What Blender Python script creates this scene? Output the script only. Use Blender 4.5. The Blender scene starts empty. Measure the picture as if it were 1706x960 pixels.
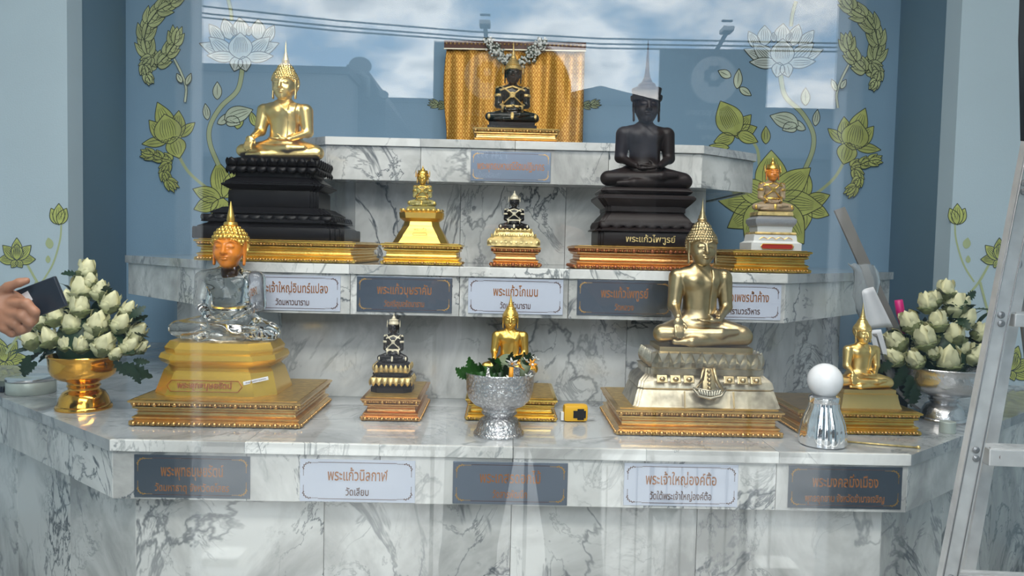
import bpy, bmesh, math, random
import numpy as np
from mathutils import Vector, Matrix
R = math.radians
PI = math.pi
SC = bpy.context.scene
COL = SC.collection
random.seed(7)

# ------------------------------------------------------------------ camera
H0 = 1.235                         # camera height above the floor
CX, YAW, PITCH, ROLL, FPX = -0.0349, 0.0133, 0.0502, 0.0223, 1294.0796
def _axes():
    fw = Vector((math.sin(YAW)*math.cos(PITCH), math.cos(YAW)*math.cos(PITCH), -math.sin(PITCH)))
    r0 = fw.cross(Vector((0, 0, 1))).normalized(); u0 = r0.cross(fw)
    r = math.cos(ROLL)*r0 + math.sin(ROLL)*u0
    u = -math.sin(ROLL)*r0 + math.cos(ROLL)*u0
    return fw, r, u
FW, RT, UP = _axes()
EYE = Vector((CX, 0, H0))
cam = bpy.data.cameras.new('camera'); camo = bpy.data.objects.new('camera', cam); COL.objects.link(camo)
cam.sensor_width = 36; cam.lens = FPX/1706*36; cam.clip_start = .02; cam.clip_end = 400
M = Matrix.Identity(4)
for i in range(3):
    M[i][0] = RT[i]; M[i][1] = UP[i]; M[i][2] = -FW[i]; M[i][3] = EYE[i]
camo.matrix_world = M
SC.camera = camo
def ray(px, py): return FW + RT*((px-853)/FPX) - UP*((py-480)/FPX)
def at(px, py, Y):                 # point of the place seen at a photograph pixel, at depth Y
    v = ray(px, py); return EYE + v*(Y/v.y)
def onz(px, py, z):                # ... on a level surface of height z
    v = ray(px, py); return EYE + v*((z-H0)/v.z)
GLASS_Y = .74
def refl(px, py, Yv):              # where a thing stands that the pane mirrors at that pixel
    p = at(px, py, Yv); return Vector((p.x, 2*GLASS_Y-p.y, p.z))

# ------------------------------------------------------------------ world (cloudy sky)
W = bpy.data.worlds.new('sky'); SC.world = W; W.use_nodes = True
nt = W.node_tree; nt.nodes.clear()
def N(nt, t, **k):
    n = nt.nodes.new(t)
    for a, b in k.items(): setattr(n, a, b)
    return n
tc = N(nt, 'ShaderNodeTexCoord')
sep = N(nt, 'ShaderNodeSeparateXYZ'); nt.links.new(tc.outputs['Generated'], sep.inputs[0])
addz = N(nt, 'ShaderNodeMath', operation='ADD'); nt.links.new(sep.outputs[2], addz.inputs[0]); addz.inputs[1].default_value = .35
comb = N(nt, 'ShaderNodeCombineXYZ')
for i in (0, 1):
    dv = N(nt, 'ShaderNodeMath', operation='DIVIDE'); nt.links.new(sep.outputs[i], dv.inputs[0]); nt.links.new(addz.outputs[0], dv.inputs[1])
    nt.links.new(dv.outputs[0], comb.inputs[i])
comb.inputs[2].default_value = .3
no = N(nt, 'ShaderNodeTexNoise'); no.inputs['Scale'].default_value = 2.9; no.inputs['Detail'].default_value = 9; no.inputs['Roughness'].default_value = .58
nt.links.new(comb.outputs[0], no.inputs['Vector'])
cr = N(nt, 'ShaderNodeValToRGB'); nt.links.new(no.outputs[0], cr.inputs[0])
cr.color_ramp.elements[0].position = .40; cr.color_ramp.elements[0].color = (.26, .38, .54, 1)
cr.color_ramp.elements[1].position = .535; cr.color_ramp.elements[1].color = (1., 1., .99, 1)
e = cr.color_ramp.elements.new(.455); e.color = (.48, .56, .66, 1)
e = cr.color_ramp.elements.new(.64); e.color = (.50, .53, .56, 1)
bg = N(nt, 'ShaderNodeBackground'); nt.links.new(cr.outputs[0], bg.inputs[0]); bg.inputs[1].default_value = 8.0
wo = N(nt, 'ShaderNodeOutputWorld'); nt.links.new(bg.outputs[0], wo.inputs[0])

sun = bpy.data.lights.new('sun', 'SUN'); sun.energy = 2.5; sun.angle = R(2); sun.color = (1, .96, .9)
suno = bpy.data.objects.new('sun', sun); COL.objects.link(suno); suno.rotation_euler = (R(28), R(14), 0)

FACADE_Y = 2*GLASS_Y-2.8
DOOR_L = refl(306, 500, 2.8).x; DOOR_R = refl(1408, 500, 2.8).x
def area(name, loc, rot, sx, sy, energy, col=(1, 1, 1), portal=False):
    l = bpy.data.lights.new(name, 'AREA'); l.shape = 'RECTANGLE'; l.size = sx; l.size_y = sy; l.energy = energy; l.color = col
    if portal: l.cycles.is_portal = True
    o = bpy.data.objects.new(name, l); COL.objects.link(o); o.location = loc; o.rotation_euler = rot
    return o
ROOM_TOP = 3.25
area('doorway_portal', ((DOOR_L+DOOR_R)/2, FACADE_Y-.02, ROOM_TOP/2), (R(90), 0, 0), DOOR_R-DOOR_L, ROOM_TOP, 1, portal=True)
area('ceiling_panel_light', (0, 1.35, ROOM_TOP-.06), (R(-12), 0, 0), 2.4, .8, 62, (1, .965, .92))
area('front_fill_light', (0, -.35, ROOM_TOP-.05), (R(26), 0, 0), 2.2, .8, 100, (1, .97, .93))  # unseen fill light added to brighten the altar fronts

SC.view_settings.view_transform = 'Standard'; SC.view_settings.look = 'None'
SC.view_settings.exposure = 0.0; SC.view_settings.gamma = 1
SC.view_settings.use_curve_mapping = False
SC.cycles.max_bounces = 10; SC.cycles.transparent_max_bounces = 16; SC.cycles.transmission_bounces = 8
SC.cycles.caustics_refractive = False; SC.cycles.caustics_reflective = False
SC.cycles.sample_clamp_indirect = 6

# ------------------------------------------------------------------ materials
MATS = {}
def mat(name, color, rough=.5, metal=0., bump=0., bscale=60., spec=.5, trans=0., ior=1.45, coat=0., var=0., vscale=8.):
    m = bpy.data.materials.new(name); m.use_nodes = True; t = m.node_tree
    b = t.nodes['Principled BSDF']
    b.inputs['Base Color'].default_value = (*color, 1); b.inputs['Roughness'].default_value = rough
    b.inputs['Metallic'].default_value = metal; b.inputs['IOR'].default_value = ior
    b.inputs['Transmission Weight'].default_value = trans; b.inputs['Coat Weight'].default_value = coat
    b.inputs['Specular IOR Level'].default_value = spec
    g = t.nodes.new('ShaderNodeTexCoord')
    if var:
        n = t.nodes.new('ShaderNodeTexNoise'); n.inputs['Scale'].default_value = vscale; n.inputs['Detail'].default_value = 5
        t.links.new(g.outputs['Object'], n.inputs['Vector'])
        r = t.nodes.new('ShaderNodeValToRGB'); t.links.new(n.outputs[0], r.inputs[0])
        r.color_ramp.elements[0].position = .3; r.color_ramp.elements[1].position = .7
        r.color_ramp.elements[0].color = (*[c*(1-var) for c in color], 1)
        r.color_ramp.elements[1].color = (*[min(1, c*(1+var)) for c in color], 1)
        t.links.new(r.outputs[0], b.inputs['Base Color'])
    if bump:
        n = t.nodes.new('ShaderNodeTexNoise'); n.inputs['Scale'].default_value = bscale; n.inputs['Detail'].default_value = 4
        t.links.new(g.outputs['Object'], n.inputs['Vector'])
        bp = t.nodes.new('ShaderNodeBump'); bp.inputs['Strength'].default_value = bump; bp.inputs['Distance'].default_value = .002
        t.links.new(n.outputs[0], bp.inputs['Height']); t.links.new(bp.outputs[0], b.inputs['Normal'])
    MATS[name] = m
    return m

def marble(name, base, vein, veinw=.5, rough=.12):
    m = bpy.data.materials.new(name); m.use_nodes = True; t = m.node_tree; L = t.links.new
    b = t.nodes['Principled BSDF']; b.inputs['Roughness'].default_value = rough
    g = t.nodes.new('ShaderNodeNewGeometry'); oi = t.nodes.new('ShaderNodeObjectInfo')
    mul = N(t, 'ShaderNodeVectorMath', operation='SCALE'); mul.inputs['Scale'].default_value = 37.
    cx = t.nodes.new('ShaderNodeCombineXYZ')
    for i in range(3): L(oi.outputs['Random'], cx.inputs[i])
    L(cx.outputs[0], mul.inputs[0])
    ad = N(t, 'ShaderNodeVectorMath', operation='ADD'); L(g.outputs['Position'], ad.inputs[0]); L(mul.outputs[0], ad.inputs[1])
    # stretched so that the veins run diagonally
    mp = t.nodes.new('ShaderNodeMapping'); mp.inputs['Rotation'].default_value = (R(20), R(38), R(20)); mp.inputs['Scale'].default_value = (1.45, 1.1, 1.05)
    L(ad.outputs[0], mp.inputs['Vector'])
    def noise(sc, det, ro, dist):
        n = t.nodes.new('ShaderNodeTexNoise'); n.inputs['Scale'].default_value = sc; n.inputs['Detail'].default_value = det
        n.inputs['Roughness'].default_value = ro; n.inputs['Distortion'].default_value = dist; L(mp.outputs[0], n.inputs['Vector']); return n
    def absd(n, width, power=1.):
        s = N(t, 'ShaderNodeMath', operation='SUBTRACT'); L(n.outputs[0], s.inputs[0]); s.inputs[1].default_value = .5
        a = N(t, 'ShaderNodeMath', operation='ABSOLUTE'); L(s.outputs[0], a.inputs[0])
        q = t.nodes.new('ShaderNodeMapRange'); L(a.outputs[0], q.inputs[0]); q.inputs[1].default_value = 0; q.inputs[2].default_value = width
        q.inputs[3].default_value = 1; q.inputs[4].default_value = 0; q.interpolation_type = 'SMOOTHSTEP'
        return q
    v1 = absd(noise(1.5, 6, .58, .8), .016*veinw*2)
    v2 = absd(noise(3.6, 8, .62, 1.2), .018*veinw*2)
    msk = noise(2.1, 2, .5, .3)
    mr = t.nodes.new('ShaderNodeMapRange'); L(msk.outputs[0], mr.inputs[0]); mr.inputs[1].default_value = .42; mr.inputs[2].default_value = .66
    m1 = N(t, 'ShaderNodeMath', operation='MULTIPLY'); L(v2.outputs[0], m1.inputs[0]); L(mr.outputs[0], m1.inputs[1])
    ms2 = t.nodes.new('ShaderNodeMapRange'); L(msk.outputs[0], ms2.inputs[0]); ms2.inputs[1].default_value = .35; ms2.inputs[2].default_value = .60; ms2.inputs[3].default_value = .12
    m2 = N(t, 'ShaderNodeMath', operation='MULTIPLY'); L(v1.outputs[0], m2.inputs[0]); L(ms2.outputs[0], m2.inputs[1])
    mx = N(t, 'ShaderNodeMath', operation='MAXIMUM'); L(m1.outputs[0], mx.inputs[0]); L(m2.outputs[0], mx.inputs[1])
    cl = noise(2.2, 7, .62, .7)
    cr = t.nodes.new('ShaderNodeValToRGB'); L(cl.outputs[0], cr.inputs[0])
    cr.color_ramp.elements[0].position = .36; cr.color_ramp.elements[0].color = (*[c*.50 for c in base], 1)
    cr.color_ramp.elements[1].position = .58; cr.color_ramp.elements[1].color = (*base, 1)
    mc = N(t, 'ShaderNodeMix', data_type='RGBA'); L(mx.outputs[0], mc.inputs[0]); L(cr.outputs[0], mc.inputs[6]); mc.inputs[7].default_value = (*vein, 1)
    L(mc.outputs[2], b.inputs['Base Color'])
    MATS[name] = m
    return m
marble('marble', (.75, .75, .73), (.13, .145, .16), .5)
marble('marble_edge', (.80, .80, .78), (.25, .27, .28), .3)
marble('marble_deck', (.50, .52, .53), (.20, .22, .24), .45, .07)

def wallmat(name, col):
    mat(name, col, .75, bump=.25, bscale=180, var=.06, vscale=1.3)
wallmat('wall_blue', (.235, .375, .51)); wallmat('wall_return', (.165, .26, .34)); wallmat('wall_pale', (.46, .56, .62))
mat('ceiling_white', (.7, .7, .68), .8); mat('floor_tile', (.35, .35, .34), .3, var=.1)
mat('gold', (.80, .52, .13), .34, 1, bump=.12, bscale=25); mat('gold_pale', (.84, .61, .24), .33, 1, bump=.1, bscale=25)
mat('bronze', (.46, .36, .20), .34, 1, bump=.1, bscale=20, var=.15); mat('bronze_pale', (.44, .40, .31), .38, 1, bump=.3, var=.45, vscale=25)
mat('frame_gold', (.72, .47, .17), .30, 1, bump=.3, bscale=220, var=.15, vscale=30)
mat('frame_bright', (.83, .57, .14), .28, 1, bump=.25, bscale=220, var=.12, vscale=30)
mat('frame_copper', (.66, .36, .14), .3, 1, bump=.3, bscale=200); mat('trim_gold', (.60, .36, .13), .35, 1)
mat('trim_red', (.36, .12, .05), .4, .6); mat('top_gold', (.56, .37, .10), .42, .85, bump=.6, bscale=90, var=.2, vscale=60)
mat('black_lacquer', (.006, .006, .008), .35, 0, bump=.25, bscale=30, spec=.25); mat('black_statue', (.006, .006, .007), .25)
mat('dark_wood', (.014, .009, .009), .42, 0, bump=.2, bscale=30, spec=.3); mat('emerald_dark', (.008, .016, .016), .18)
mat('gold_leaf', (.70, .50, .20), .38, .8, bump=1., bscale=70, var=.3, vscale=50); mat('gold_carved', (.72, .55, .24), .42, .7, bump=1.2, bscale=60, var=.35, vscale=60)
mat('gold_paint', (.80, .51, .08), .26, .75, bump=.05); mat('crown_white', (.78, .70, .52), .4, .2, bump=.5)
mat('clear_glass', (.97, .98, .97), .02, 0, trans=1, ior=1.42); mat('amber', (.82, .25, .02), .25, 0, trans=.12, ior=1.45, coat=.5)
mat('yellow_glass', (.93, .80, .30), .12, 0, trans=.75, ior=1.4); mat('pink_crystal', (.86, .62, .38), .12, 0, trans=.6, ior=1.4)
mat('silver', (.78, .77, .78), .20, 1); mat('chrome', (.86, .86, .87), .05, 1); mat('gold_mirror', (.92, .47, .08), .12, 1, bump=.25, bscale=30)
mat('white_paint', (.75, .75, .73), .45); mat('red_enamel', (.42, .03, .02), .35); mat('silver_grey', (.42, .43, .46), .4, .6, bump=1, bscale=80)
mat('steel_plate', (.19, .22, .27), .28, 1, bump=.05, bscale=300); mat('film_plate', (.52, .56, .66), .6, 0)
mat('plate_edge', (.30, .30, .31), .4, .8); mat('copper_letter', (.40, .17, .07), .4, .5); mat('dark_ink', (.10, .05, .04), .5)
mat('white_letter', (.75, .74, .70), .6); mat('aluminium', (.74, .73, .73), .36, .55, bump=.3, bscale=40, var=.15, vscale=20)
mat('rubber_black', (.012, .012, .013), .6); mat('tape_yellow', (.80, .44, .03), .35); mat('paper', (.72, .72, .74), .8)
mat('magenta', (.55, .01, .16), .35); mat('grey_pvc', (.17, .16, .15), .5, var=.1); mat('lamp_opal', (.82, .82, .84), .22, coat=.3)
mat('petal_orange', (.85, .35, .03), .5); mat('petal_white', (.85, .84, .78), .5)
mat('leaf_green', (.035, .12, .025), .35, var=.3); mat('leaf_dark', (.018, .045, .018), .45, var=.4); mat('leaf_grey', (.16, .20, .12), .5, var=.2)
mat('skin', (.36, .17, .10), .45, var=.12, vscale=20); mat('denim', (.035, .05, .09), .8); mat('shirt_dark', (.05, .052, .06), .8)
mat('hair_black', (.01, .009, .008), .5); mat('phone_dark', (.02, .024, .035), .25); mat('tin_pattern', (.50, .55, .50), .4, .3, bump=.3, bscale=90)
mat('mural_green', (.46, .50, .14), .7, var=.22, vscale=14); mat('mural_light', (.52, .57, .27), .7, var=.2, vscale=14); mat('mural_pale', (.56, .62, .46), .7, var=.15, vscale=14)
mat('mural_white', (.60, .65, .61), .7); mat('mural_stem', (.42, .48, .26), .7); mat('mural_line', (.045, .055, .03), .7); mat('mural_line_grey', (.06, .075, .07), .7)
mat('building_grey', (.085, .105, .13), .8, var=.1); mat('building_pale', (.13, .15, .17), .8, var=.1); mat('building_dark', (.02, .035, .06), .7)
mat('asphalt', (.06, .06, .062), .8, var=.2); mat('concrete', (.42, .41, .39), .8, var=.2, vscale=3); mat('frame_white', (.55, .58, .60), .5); mat('cable', (.01, .01, .01), .6)
mat('board_grey', (.035, .05, .065), .5); mat('board_print', (.75, .77, .80), .6); mat('glass_edge', (.3, .36, .34), .2)
mat('curtain_black', (.006, .006, .008), .8); mat('valance', (.10, .035, .02), .6, bump=.3); mat('valance_gold', (.5, .3, .1), .4, .5)

def lotus_material():
    m = bpy.data.materials.new('lotus_petal'); m.use_nodes = True; t = m.node_tree; b = t.nodes['Principled BSDF']; b.inputs['Roughness'].default_value = .5
    g = t.nodes.new('ShaderNodeTexCoord'); s = t.nodes.new('ShaderNodeSeparateXYZ'); t.links.new(g.outputs['Object'], s.inputs[0])
    n = t.nodes.new('ShaderNodeTexNoise'); n.inputs['Scale'].default_value = 60; t.links.new(g.outputs['Object'], n.inputs['Vector'])
    a = N(t, 'ShaderNodeMath', operation='MULTIPLY_ADD'); t.links.new(n.outputs[0], a.inputs[0]); a.inputs[1].default_value = .025; t.links.new(s.outputs[2], a.inputs[2])
    r = t.nodes.new('ShaderNodeMapRange'); t.links.new(a.outputs[0], r.inputs[0]); r.inputs[1].default_value = -.01; r.inputs[2].default_value = .05
    c = t.nodes.new('ShaderNodeValToRGB'); t.links.new(r.outputs[0], c.inputs[0])
    c.color_ramp.elements[0].color = (.16, .22, .06, 1); c.color_ramp.elements[1].color = (.72, .69, .42, 1)
    t.links.new(c.outputs[0], b.inputs['Base Color']); MATS['lotus_petal'] = m
lotus_material()
mat('petal_outer', (.17, .19, .075), .55, var=.6, vscale=30)

def brocade():
    m = bpy.data.materials.new('gold_brocade'); m.use_nodes = True; t = m.node_tree; b = t.nodes['Principled BSDF']; b.inputs['Roughness'].default_value = .45
    b.inputs['Metallic'].default_value = .45
    L = t.links.new
    g = t.nodes.new('ShaderNodeNewGeometry'); s = t.nodes.new('ShaderNodeSeparateXYZ'); L(g.outputs['Position'], s.inputs[0])
    def diag(sign):
        a = N(t, 'ShaderNodeMath', operation='MULTIPLY_ADD'); L(s.outputs[0], a.inputs[0]); a.inputs[1].default_value = sign*1.5; L(s.outputs[2], a.inputs[2])
        c = N(t, 'ShaderNodeMath', operation='MULTIPLY'); L(a.outputs[0], c.inputs[0]); c.inputs[1].default_value = 2*PI/.036
        k = N(t, 'ShaderNodeMath', operation='COSINE'); L(c.outputs[0], k.inputs[0]); return k
    d1, d2 = diag(1), diag(-1)
    mx = N(t, 'ShaderNodeMath', operation='MAXIMUM'); L(d1.outputs[0], mx.inputs[0]); L(d2.outputs[0], mx.inputs[1])
    ml = N(t, 'ShaderNodeMath', operation='MULTIPLY'); L(d1.outputs[0], ml.inputs[0]); L(d2.outputs[0], ml.inputs[1])
    n = t.nodes.new('ShaderNodeTexNoise'); n.inputs['Scale'].default_value = 150; L(g.outputs['Position'], n.inputs['Vector'])
    f1 = t.nodes.new('ShaderNodeMapRange'); L(mx.outputs[0], f1.inputs[0]); f1.inputs[1].default_value = .86; f1.inputs[2].default_value = .97
    f2 = t.nodes.new('ShaderNodeMapRange'); L(ml.outputs[0], f2.inputs[0]); f2.inputs[1].default_value = .35; f2.inputs[2].default_value = .7
    f = N(t, 'ShaderNodeMath', operation='MAXIMUM'); L(f1.outputs[0], f.inputs[0]); L(f2.outputs[0], f.inputs[1])
    f3 = N(t, 'ShaderNodeMath', operation='MULTIPLY'); L(f.outputs[0], f3.inputs[0]); L(n.outputs[0], f3.inputs[1])
    c = t.nodes.new('ShaderNodeMix'); c.data_type = 'RGBA'; L(f3.outputs[0], c.inputs[0])
    c.inputs[6].default_value = (.42, .17, .008, 1); c.inputs[7].default_value = (.95, .62, .14, 1); L(c.outputs[2], b.inputs['Base Color'])
    MATS['gold_brocade'] = m
brocade()
def relief(name, col, scale, strength=1.):
    m = mat(name, col, .27, 1); t = m.node_tree; b = t.nodes['Principled BSDF']
    g = t.nodes.new('ShaderNodeTexCoord'); v = t.nodes.new('ShaderNodeTexVoronoi'); v.inputs['Scale'].default_value = scale
    n = t.nodes.new('ShaderNodeTexNoise'); n.inputs['Scale'].default_value = scale*1.3; n.inputs['Distortion'].default_value = 2
    t.links.new(g.outputs['Object'], v.inputs['Vector']); t.links.new(g.outputs['Object'], n.inputs['Vector'])
    a = N(t, 'ShaderNodeMath', operation='ADD'); t.links.new(v.outputs[0], a.inputs[0]); t.links.new(n.outputs[0], a.inputs[1])
    bp = t.nodes.new('ShaderNodeBump'); bp.inputs['Strength'].default_value = strength; bp.inputs['Distance'].default_value = .003
    t.links.new(a.outputs[0], bp.inputs['Height']); t.links.new(bp.outputs[0], b.inputs['Normal'])
relief('silver_relief', (.62, .61, .62), 130., .55)
_b = MATS['silver_relief'].node_tree; _r = _b.nodes.new('ShaderNodeValToRGB'); _a = [n for n in _b.nodes if n.type == 'MATH'][0]
_r.color_ramp.elements[0].position = .72; _r.color_ramp.elements[0].color = (.88, .87, .87, 1); _r.color_ramp.elements[1].position = 1.0; _r.color_ramp.elements[1].color = (.58, .57, .58, 1)
_b.links.new(_a.outputs[0], _r.inputs[0]); _b.links.new(_r.outputs[0], _b.nodes['Principled BSDF'].inputs['Base Color']); relief('silver_bowl', (.70, .68, .68), 40., .4)
def pane_material():
    m = bpy.data.materials.new('window_glass'); m.use_nodes = True; t = m.node_tree; t.nodes.clear(); L = t.links.new
    o = t.nodes.new('ShaderNodeOutputMaterial'); mx = t.nodes.new('ShaderNodeMixShader'); tr = t.nodes.new('ShaderNodeBsdfTransparent')
    tr.inputs[0].default_value = (.97, .98, .975, 1)
    gl = t.nodes.new('ShaderNodeBsdfGlossy'); gl.inputs['Roughness'].default_value = 0
    lw = t.nodes.new('ShaderNodeLayerWeight'); lw.inputs[0].default_value = .5
    p = N(t, 'ShaderNodeMath', operation='POWER'); L(lw.outputs['Facing'], p.inputs[0]); p.inputs[1].default_value = 5
    q = N(t, 'ShaderNodeMath', operation='MULTIPLY_ADD'); L(p.outputs[0], q.inputs[0]); q.inputs[1].default_value = .9; q.inputs[2].default_value = .044
    L(q.outputs[0], mx.inputs[0]); L(tr.outputs[0], mx.inputs[1]); L(gl.outputs[0], mx.inputs[2]); L(mx.outputs[0], o.inputs[0])
    MATS['window_glass'] = m
pane_material()

# ------------------------------------------------------------------ helpers
def link(name, me, m=None, parent=None, loc=None, rot=None, scale=None):
    o = bpy.data.objects.new(name, me); COL.objects.link(o)
    if m is not None and hasattr(me, 'materials') and len(me.materials) == 0:
        for k in (m if isinstance(m, (list, tuple)) else [m]): me.materials.append(MATS[k])
    if parent is not None: o.parent = parent
    if loc is not None: o.location = loc
    if rot is not None: o.rotation_euler = rot
    if scale is not None: o.scale = scale
    return o
def tag(o, label=None, cat=None, group=None, kind=None):
    if label: o['label'] = label
    if cat: o['category'] = cat
    if group: o['group'] = group
    if kind: o['kind'] = kind
    return o
def empty(name, loc=(0, 0, 0), rz=0, parent=None):
    o = bpy.data.objects.new(name, None); COL.objects.link(o); o.location = loc; o.rotation_euler = (0, 0, rz)
    o.empty_display_size = .05
    if parent: o.parent = parent
    return o
def bm_me(bm, smooth=False, name='mesh'):
    me = bpy.data.meshes.new(name); bmesh.ops.recalc_face_normals(bm, faces=bm.faces[:]); bm.to_mesh(me); bm.free()
    if smooth:
        me.polygons.foreach_set('use_smooth', [True]*len(me.polygons))
    return me
def sharp(me, ang=40):
    me.polygons.foreach_set('use_smooth', [True]*len(me.polygons)); me.set_sharp_from_angle(angle=R(ang)); return me
def add_box(bm, c, s, mtx=None, bevel=0):
    r = bmesh.ops.create_cube(bm, size=1); vs = r['verts']
    for v in vs: v.co = Vector((v.co.x*s[0], v.co.y*s[1], v.co.z*s[2]))
    if bevel:
        es = list({e for v in vs for e in v.link_edges})
        rr = bmesh.ops.bevel(bm, geom=es, offset=bevel, segments=2, affect='EDGES', profile=.6)
        vs = list({v for f in rr['faces'] for v in f.verts} | {v for v in vs if v.is_valid})
    for v in vs:
        if mtx: v.co = mtx @ v.co
        v.co = v.co+Vector(c)
    return vs
def box_me(s, bevel=0):
    bm = bmesh.new(); add_box(bm, (0, 0, 0), s, bevel=bevel); return bm_me(bm)
def add_lathe(bm, prof, seg=32, c=(0, 0, 0), flute=0, nfl=12, mtx=None):
    rings = []
    for r, z in prof:
        ring = []
        for i in range(seg):
            a = 2*PI*i/seg
            rr = r*(1+flute*abs(math.cos(a*nfl/2))) if flute else r
            p = Vector((rr*math.cos(a), rr*math.sin(a), z))
            if mtx: p = mtx @ p
            ring.append(bm.verts.new(p+Vector(c)))
        rings.append(ring)
    for a, b in zip(rings, rings[1:]):
        for i in range(seg):
            j = (i+1) % seg; bm.faces.new((a[i], a[j], b[j], b[i]))
    for ring, flip in ((rings[0], True), (rings[-1], False)):
        bm.faces.new(ring[::-1] if flip else ring)
def lathe_me(prof, seg=32, ang=50, **k):
    bm = bmesh.new(); add_lathe(bm, prof, seg, **k); me = bm_me(bm); return sharp(me, ang)
def add_sphere(bm, c, r, seg=10, ring=7, s=(1, 1, 1)):
    prof = [(max(1e-4, r*math.sin(PI*i/ring))*s[0], -r*math.cos(PI*i/ring)*s[2]) for i in range(ring+1)]
    add_lathe(bm, prof, seg, c)
def add_tube(bm, pts, rad, seg=8):
    pts = [Vector(p) for p in pts]; rings = []
    for i, p in enumerate(pts):
        t = (pts[min(i+1, len(pts)-1)]-pts[max(i-1, 0)]).normalized()
        a = t.cross(Vector((0, 0, 1)) if abs(t.z) < .9 else Vector((1, 0, 0))).normalized(); b = t.cross(a)
        rr = rad[i] if isinstance(rad, (list, tuple)) else rad
        rings.append([bm.verts.new(p+rr*(math.cos(2*PI*k/seg)*a+math.sin(2*PI*k/seg)*b)) for k in range(seg)])
    for a, b in zip(rings, rings[1:]):
        for i in range(seg):
            j = (i+1) % seg; bm.faces.new((a[i], a[j], b[j], b[i]))
    bm.faces.new(rings[0][::-1]); bm.faces.new(rings[-1])
def tube_me(pts, rad, seg=8):
    bm = bmesh.new(); add_tube(bm, pts, rad, seg); return bm_me(bm, True)
def add_prism(bm, poly, z0, z1):
    a = [bm.verts.new((x, y, z0)) for x, y in poly]; b = [bm.verts.new((x, y, z1)) for x, y in poly]
    n = len(poly)
    bm.faces.new(a[::-1]); bm.faces.new(b)
    for i in range(n): bm.faces.new((a[i], a[(i+1) % n], b[(i+1) % n], b[i]))
def rect_poly(w, d, cham=0., red=0., nred=0):
    """plan of a base: rectangle, chamfered corners, or stepped (redented) corners as on Thai bases"""
    x, y = w/2, d/2
    q = []
    if cham: q = [(x, y-cham), (x-cham, y)]
    elif nred:
        q = [(x, y-red*nred)]
        for i in range(nred):
            q += [(x-red*(i+1), y-red*(nred-i)), (x-red*(i+1), y-red*(nred-i-1))]
    else: q = [(x, y)]
    out = list(q) + [(-a, b) for a, b in reversed(q)] + [(-a, -b) for a, b in q] + [(a, -b) for a, b in reversed(q)]
    res = []
    for p in out:
        if not res or (abs(p[0]-res[-1][0])+abs(p[1]-res[-1][1])) > 1e-6: res.append(p)
    return res
def molding_me(w, d, prof, cham=0., red=0., nred=0, ang=35, sub=None):
    """rings of the plan, each pushed out by prof[i][0] at height prof[i][1]"""
    bm = bmesh.new(); rings = []
    for off, z in prof:
        poly = rect_poly(w+2*off, d+2*off, cham, red, nred)
        rings.append([bm.verts.new((x, y, z)) for x, y in poly])
    n = len(rings[0])
    for a, b in zip(rings, rings[1:]):
        for i in range(n): bm.faces.new((a[i], a[(i+1) % n], b[(i+1) % n], b[i]))
    bm.faces.new(rings[0][::-1]); bm.faces.new(rings[-1])
    return sharp(bm_me(bm), ang)
def text(s, size, loc, m, parent=None, rot=(R(90), 0, 0), ext=.0004, sx=.85, bold=.0, name='lettering', width=None):
    c = bpy.data.curves.new(name, 'FONT'); c.body = s; c.size = size; c.extrude = ext; c.align_x = 'CENTER'; c.align_y = 'CENTER'; c.offset = bold
    c.resolution_u = 2
    o = bpy.data.objects.new(name, c); COL.objects.link(o); dg = bpy.context.evaluated_depsgraph_get()
    me = bpy.data.meshes.new_from_object(o.evaluated_get(dg)); bpy.data.objects.remove(o)
    if width and len(me.vertices):
        xs = [v.co.x for v in me.vertices]; sx = width/max(1e-6, max(xs)-min(xs))
    me.materials.clear(); me.materials.append(MATS[m])
    return link(name, me, None, parent, loc, rot, (sx, 1, 1))

# ---- signed distance modelling -> one continuous mesh
class G3:
    def __init__(s, lo, hi, h):
        s.lo = np.array(lo, float); s.h = h
        n = [int(math.ceil((b-a)/h))+1 for a, b in zip(lo, hi)]
        ax = [lo[i]+h*np.arange(n[i]) for i in range(3)]
        s.x, s.y, s.z = [a.astype(np.float32) for a in np.meshgrid(*ax, indexing='ij')]
        s.n = n
def ell(g, c, r):
    x, y, z = (g.x-c[0]), (g.y-c[1]), (g.z-c[2])
    k0 = np.sqrt((x/r[0])**2+(y/r[1])**2+(z/r[2])**2)+1e-6
    k1 = np.sqrt((x/r[0]**2)**2+(y/r[1]**2)**2+(z/r[2]**2)**2)+1e-6
    return k0*(k0-1)/k1
def rcone(g, a, b, ra, rb, flat=None):
    a = np.array(a, float); b = np.array(b, float); ba = b-a
    px, py, pz = g.x-a[0], g.y-a[1], g.z-a[2]
    h = np.clip((px*ba[0]+py*ba[1]+pz*ba[2])/max(1e-9, float(ba@ba)), 0, 1)
    dx, dy, dz = px-ba[0]*h, py-ba[1]*h, pz-ba[2]*h
    if flat: dx, dy, dz = dx/flat[0], dy/flat[1], dz/flat[2]
    return np.sqrt(dx*dx+dy*dy+dz*dz)-(ra+(rb-ra)*h)
def smin(a, b, k):
    h = np.clip(.5+.5*(b-a)/k, 0, 1); return b+(a-b)*h-k*h*(1-h)
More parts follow.
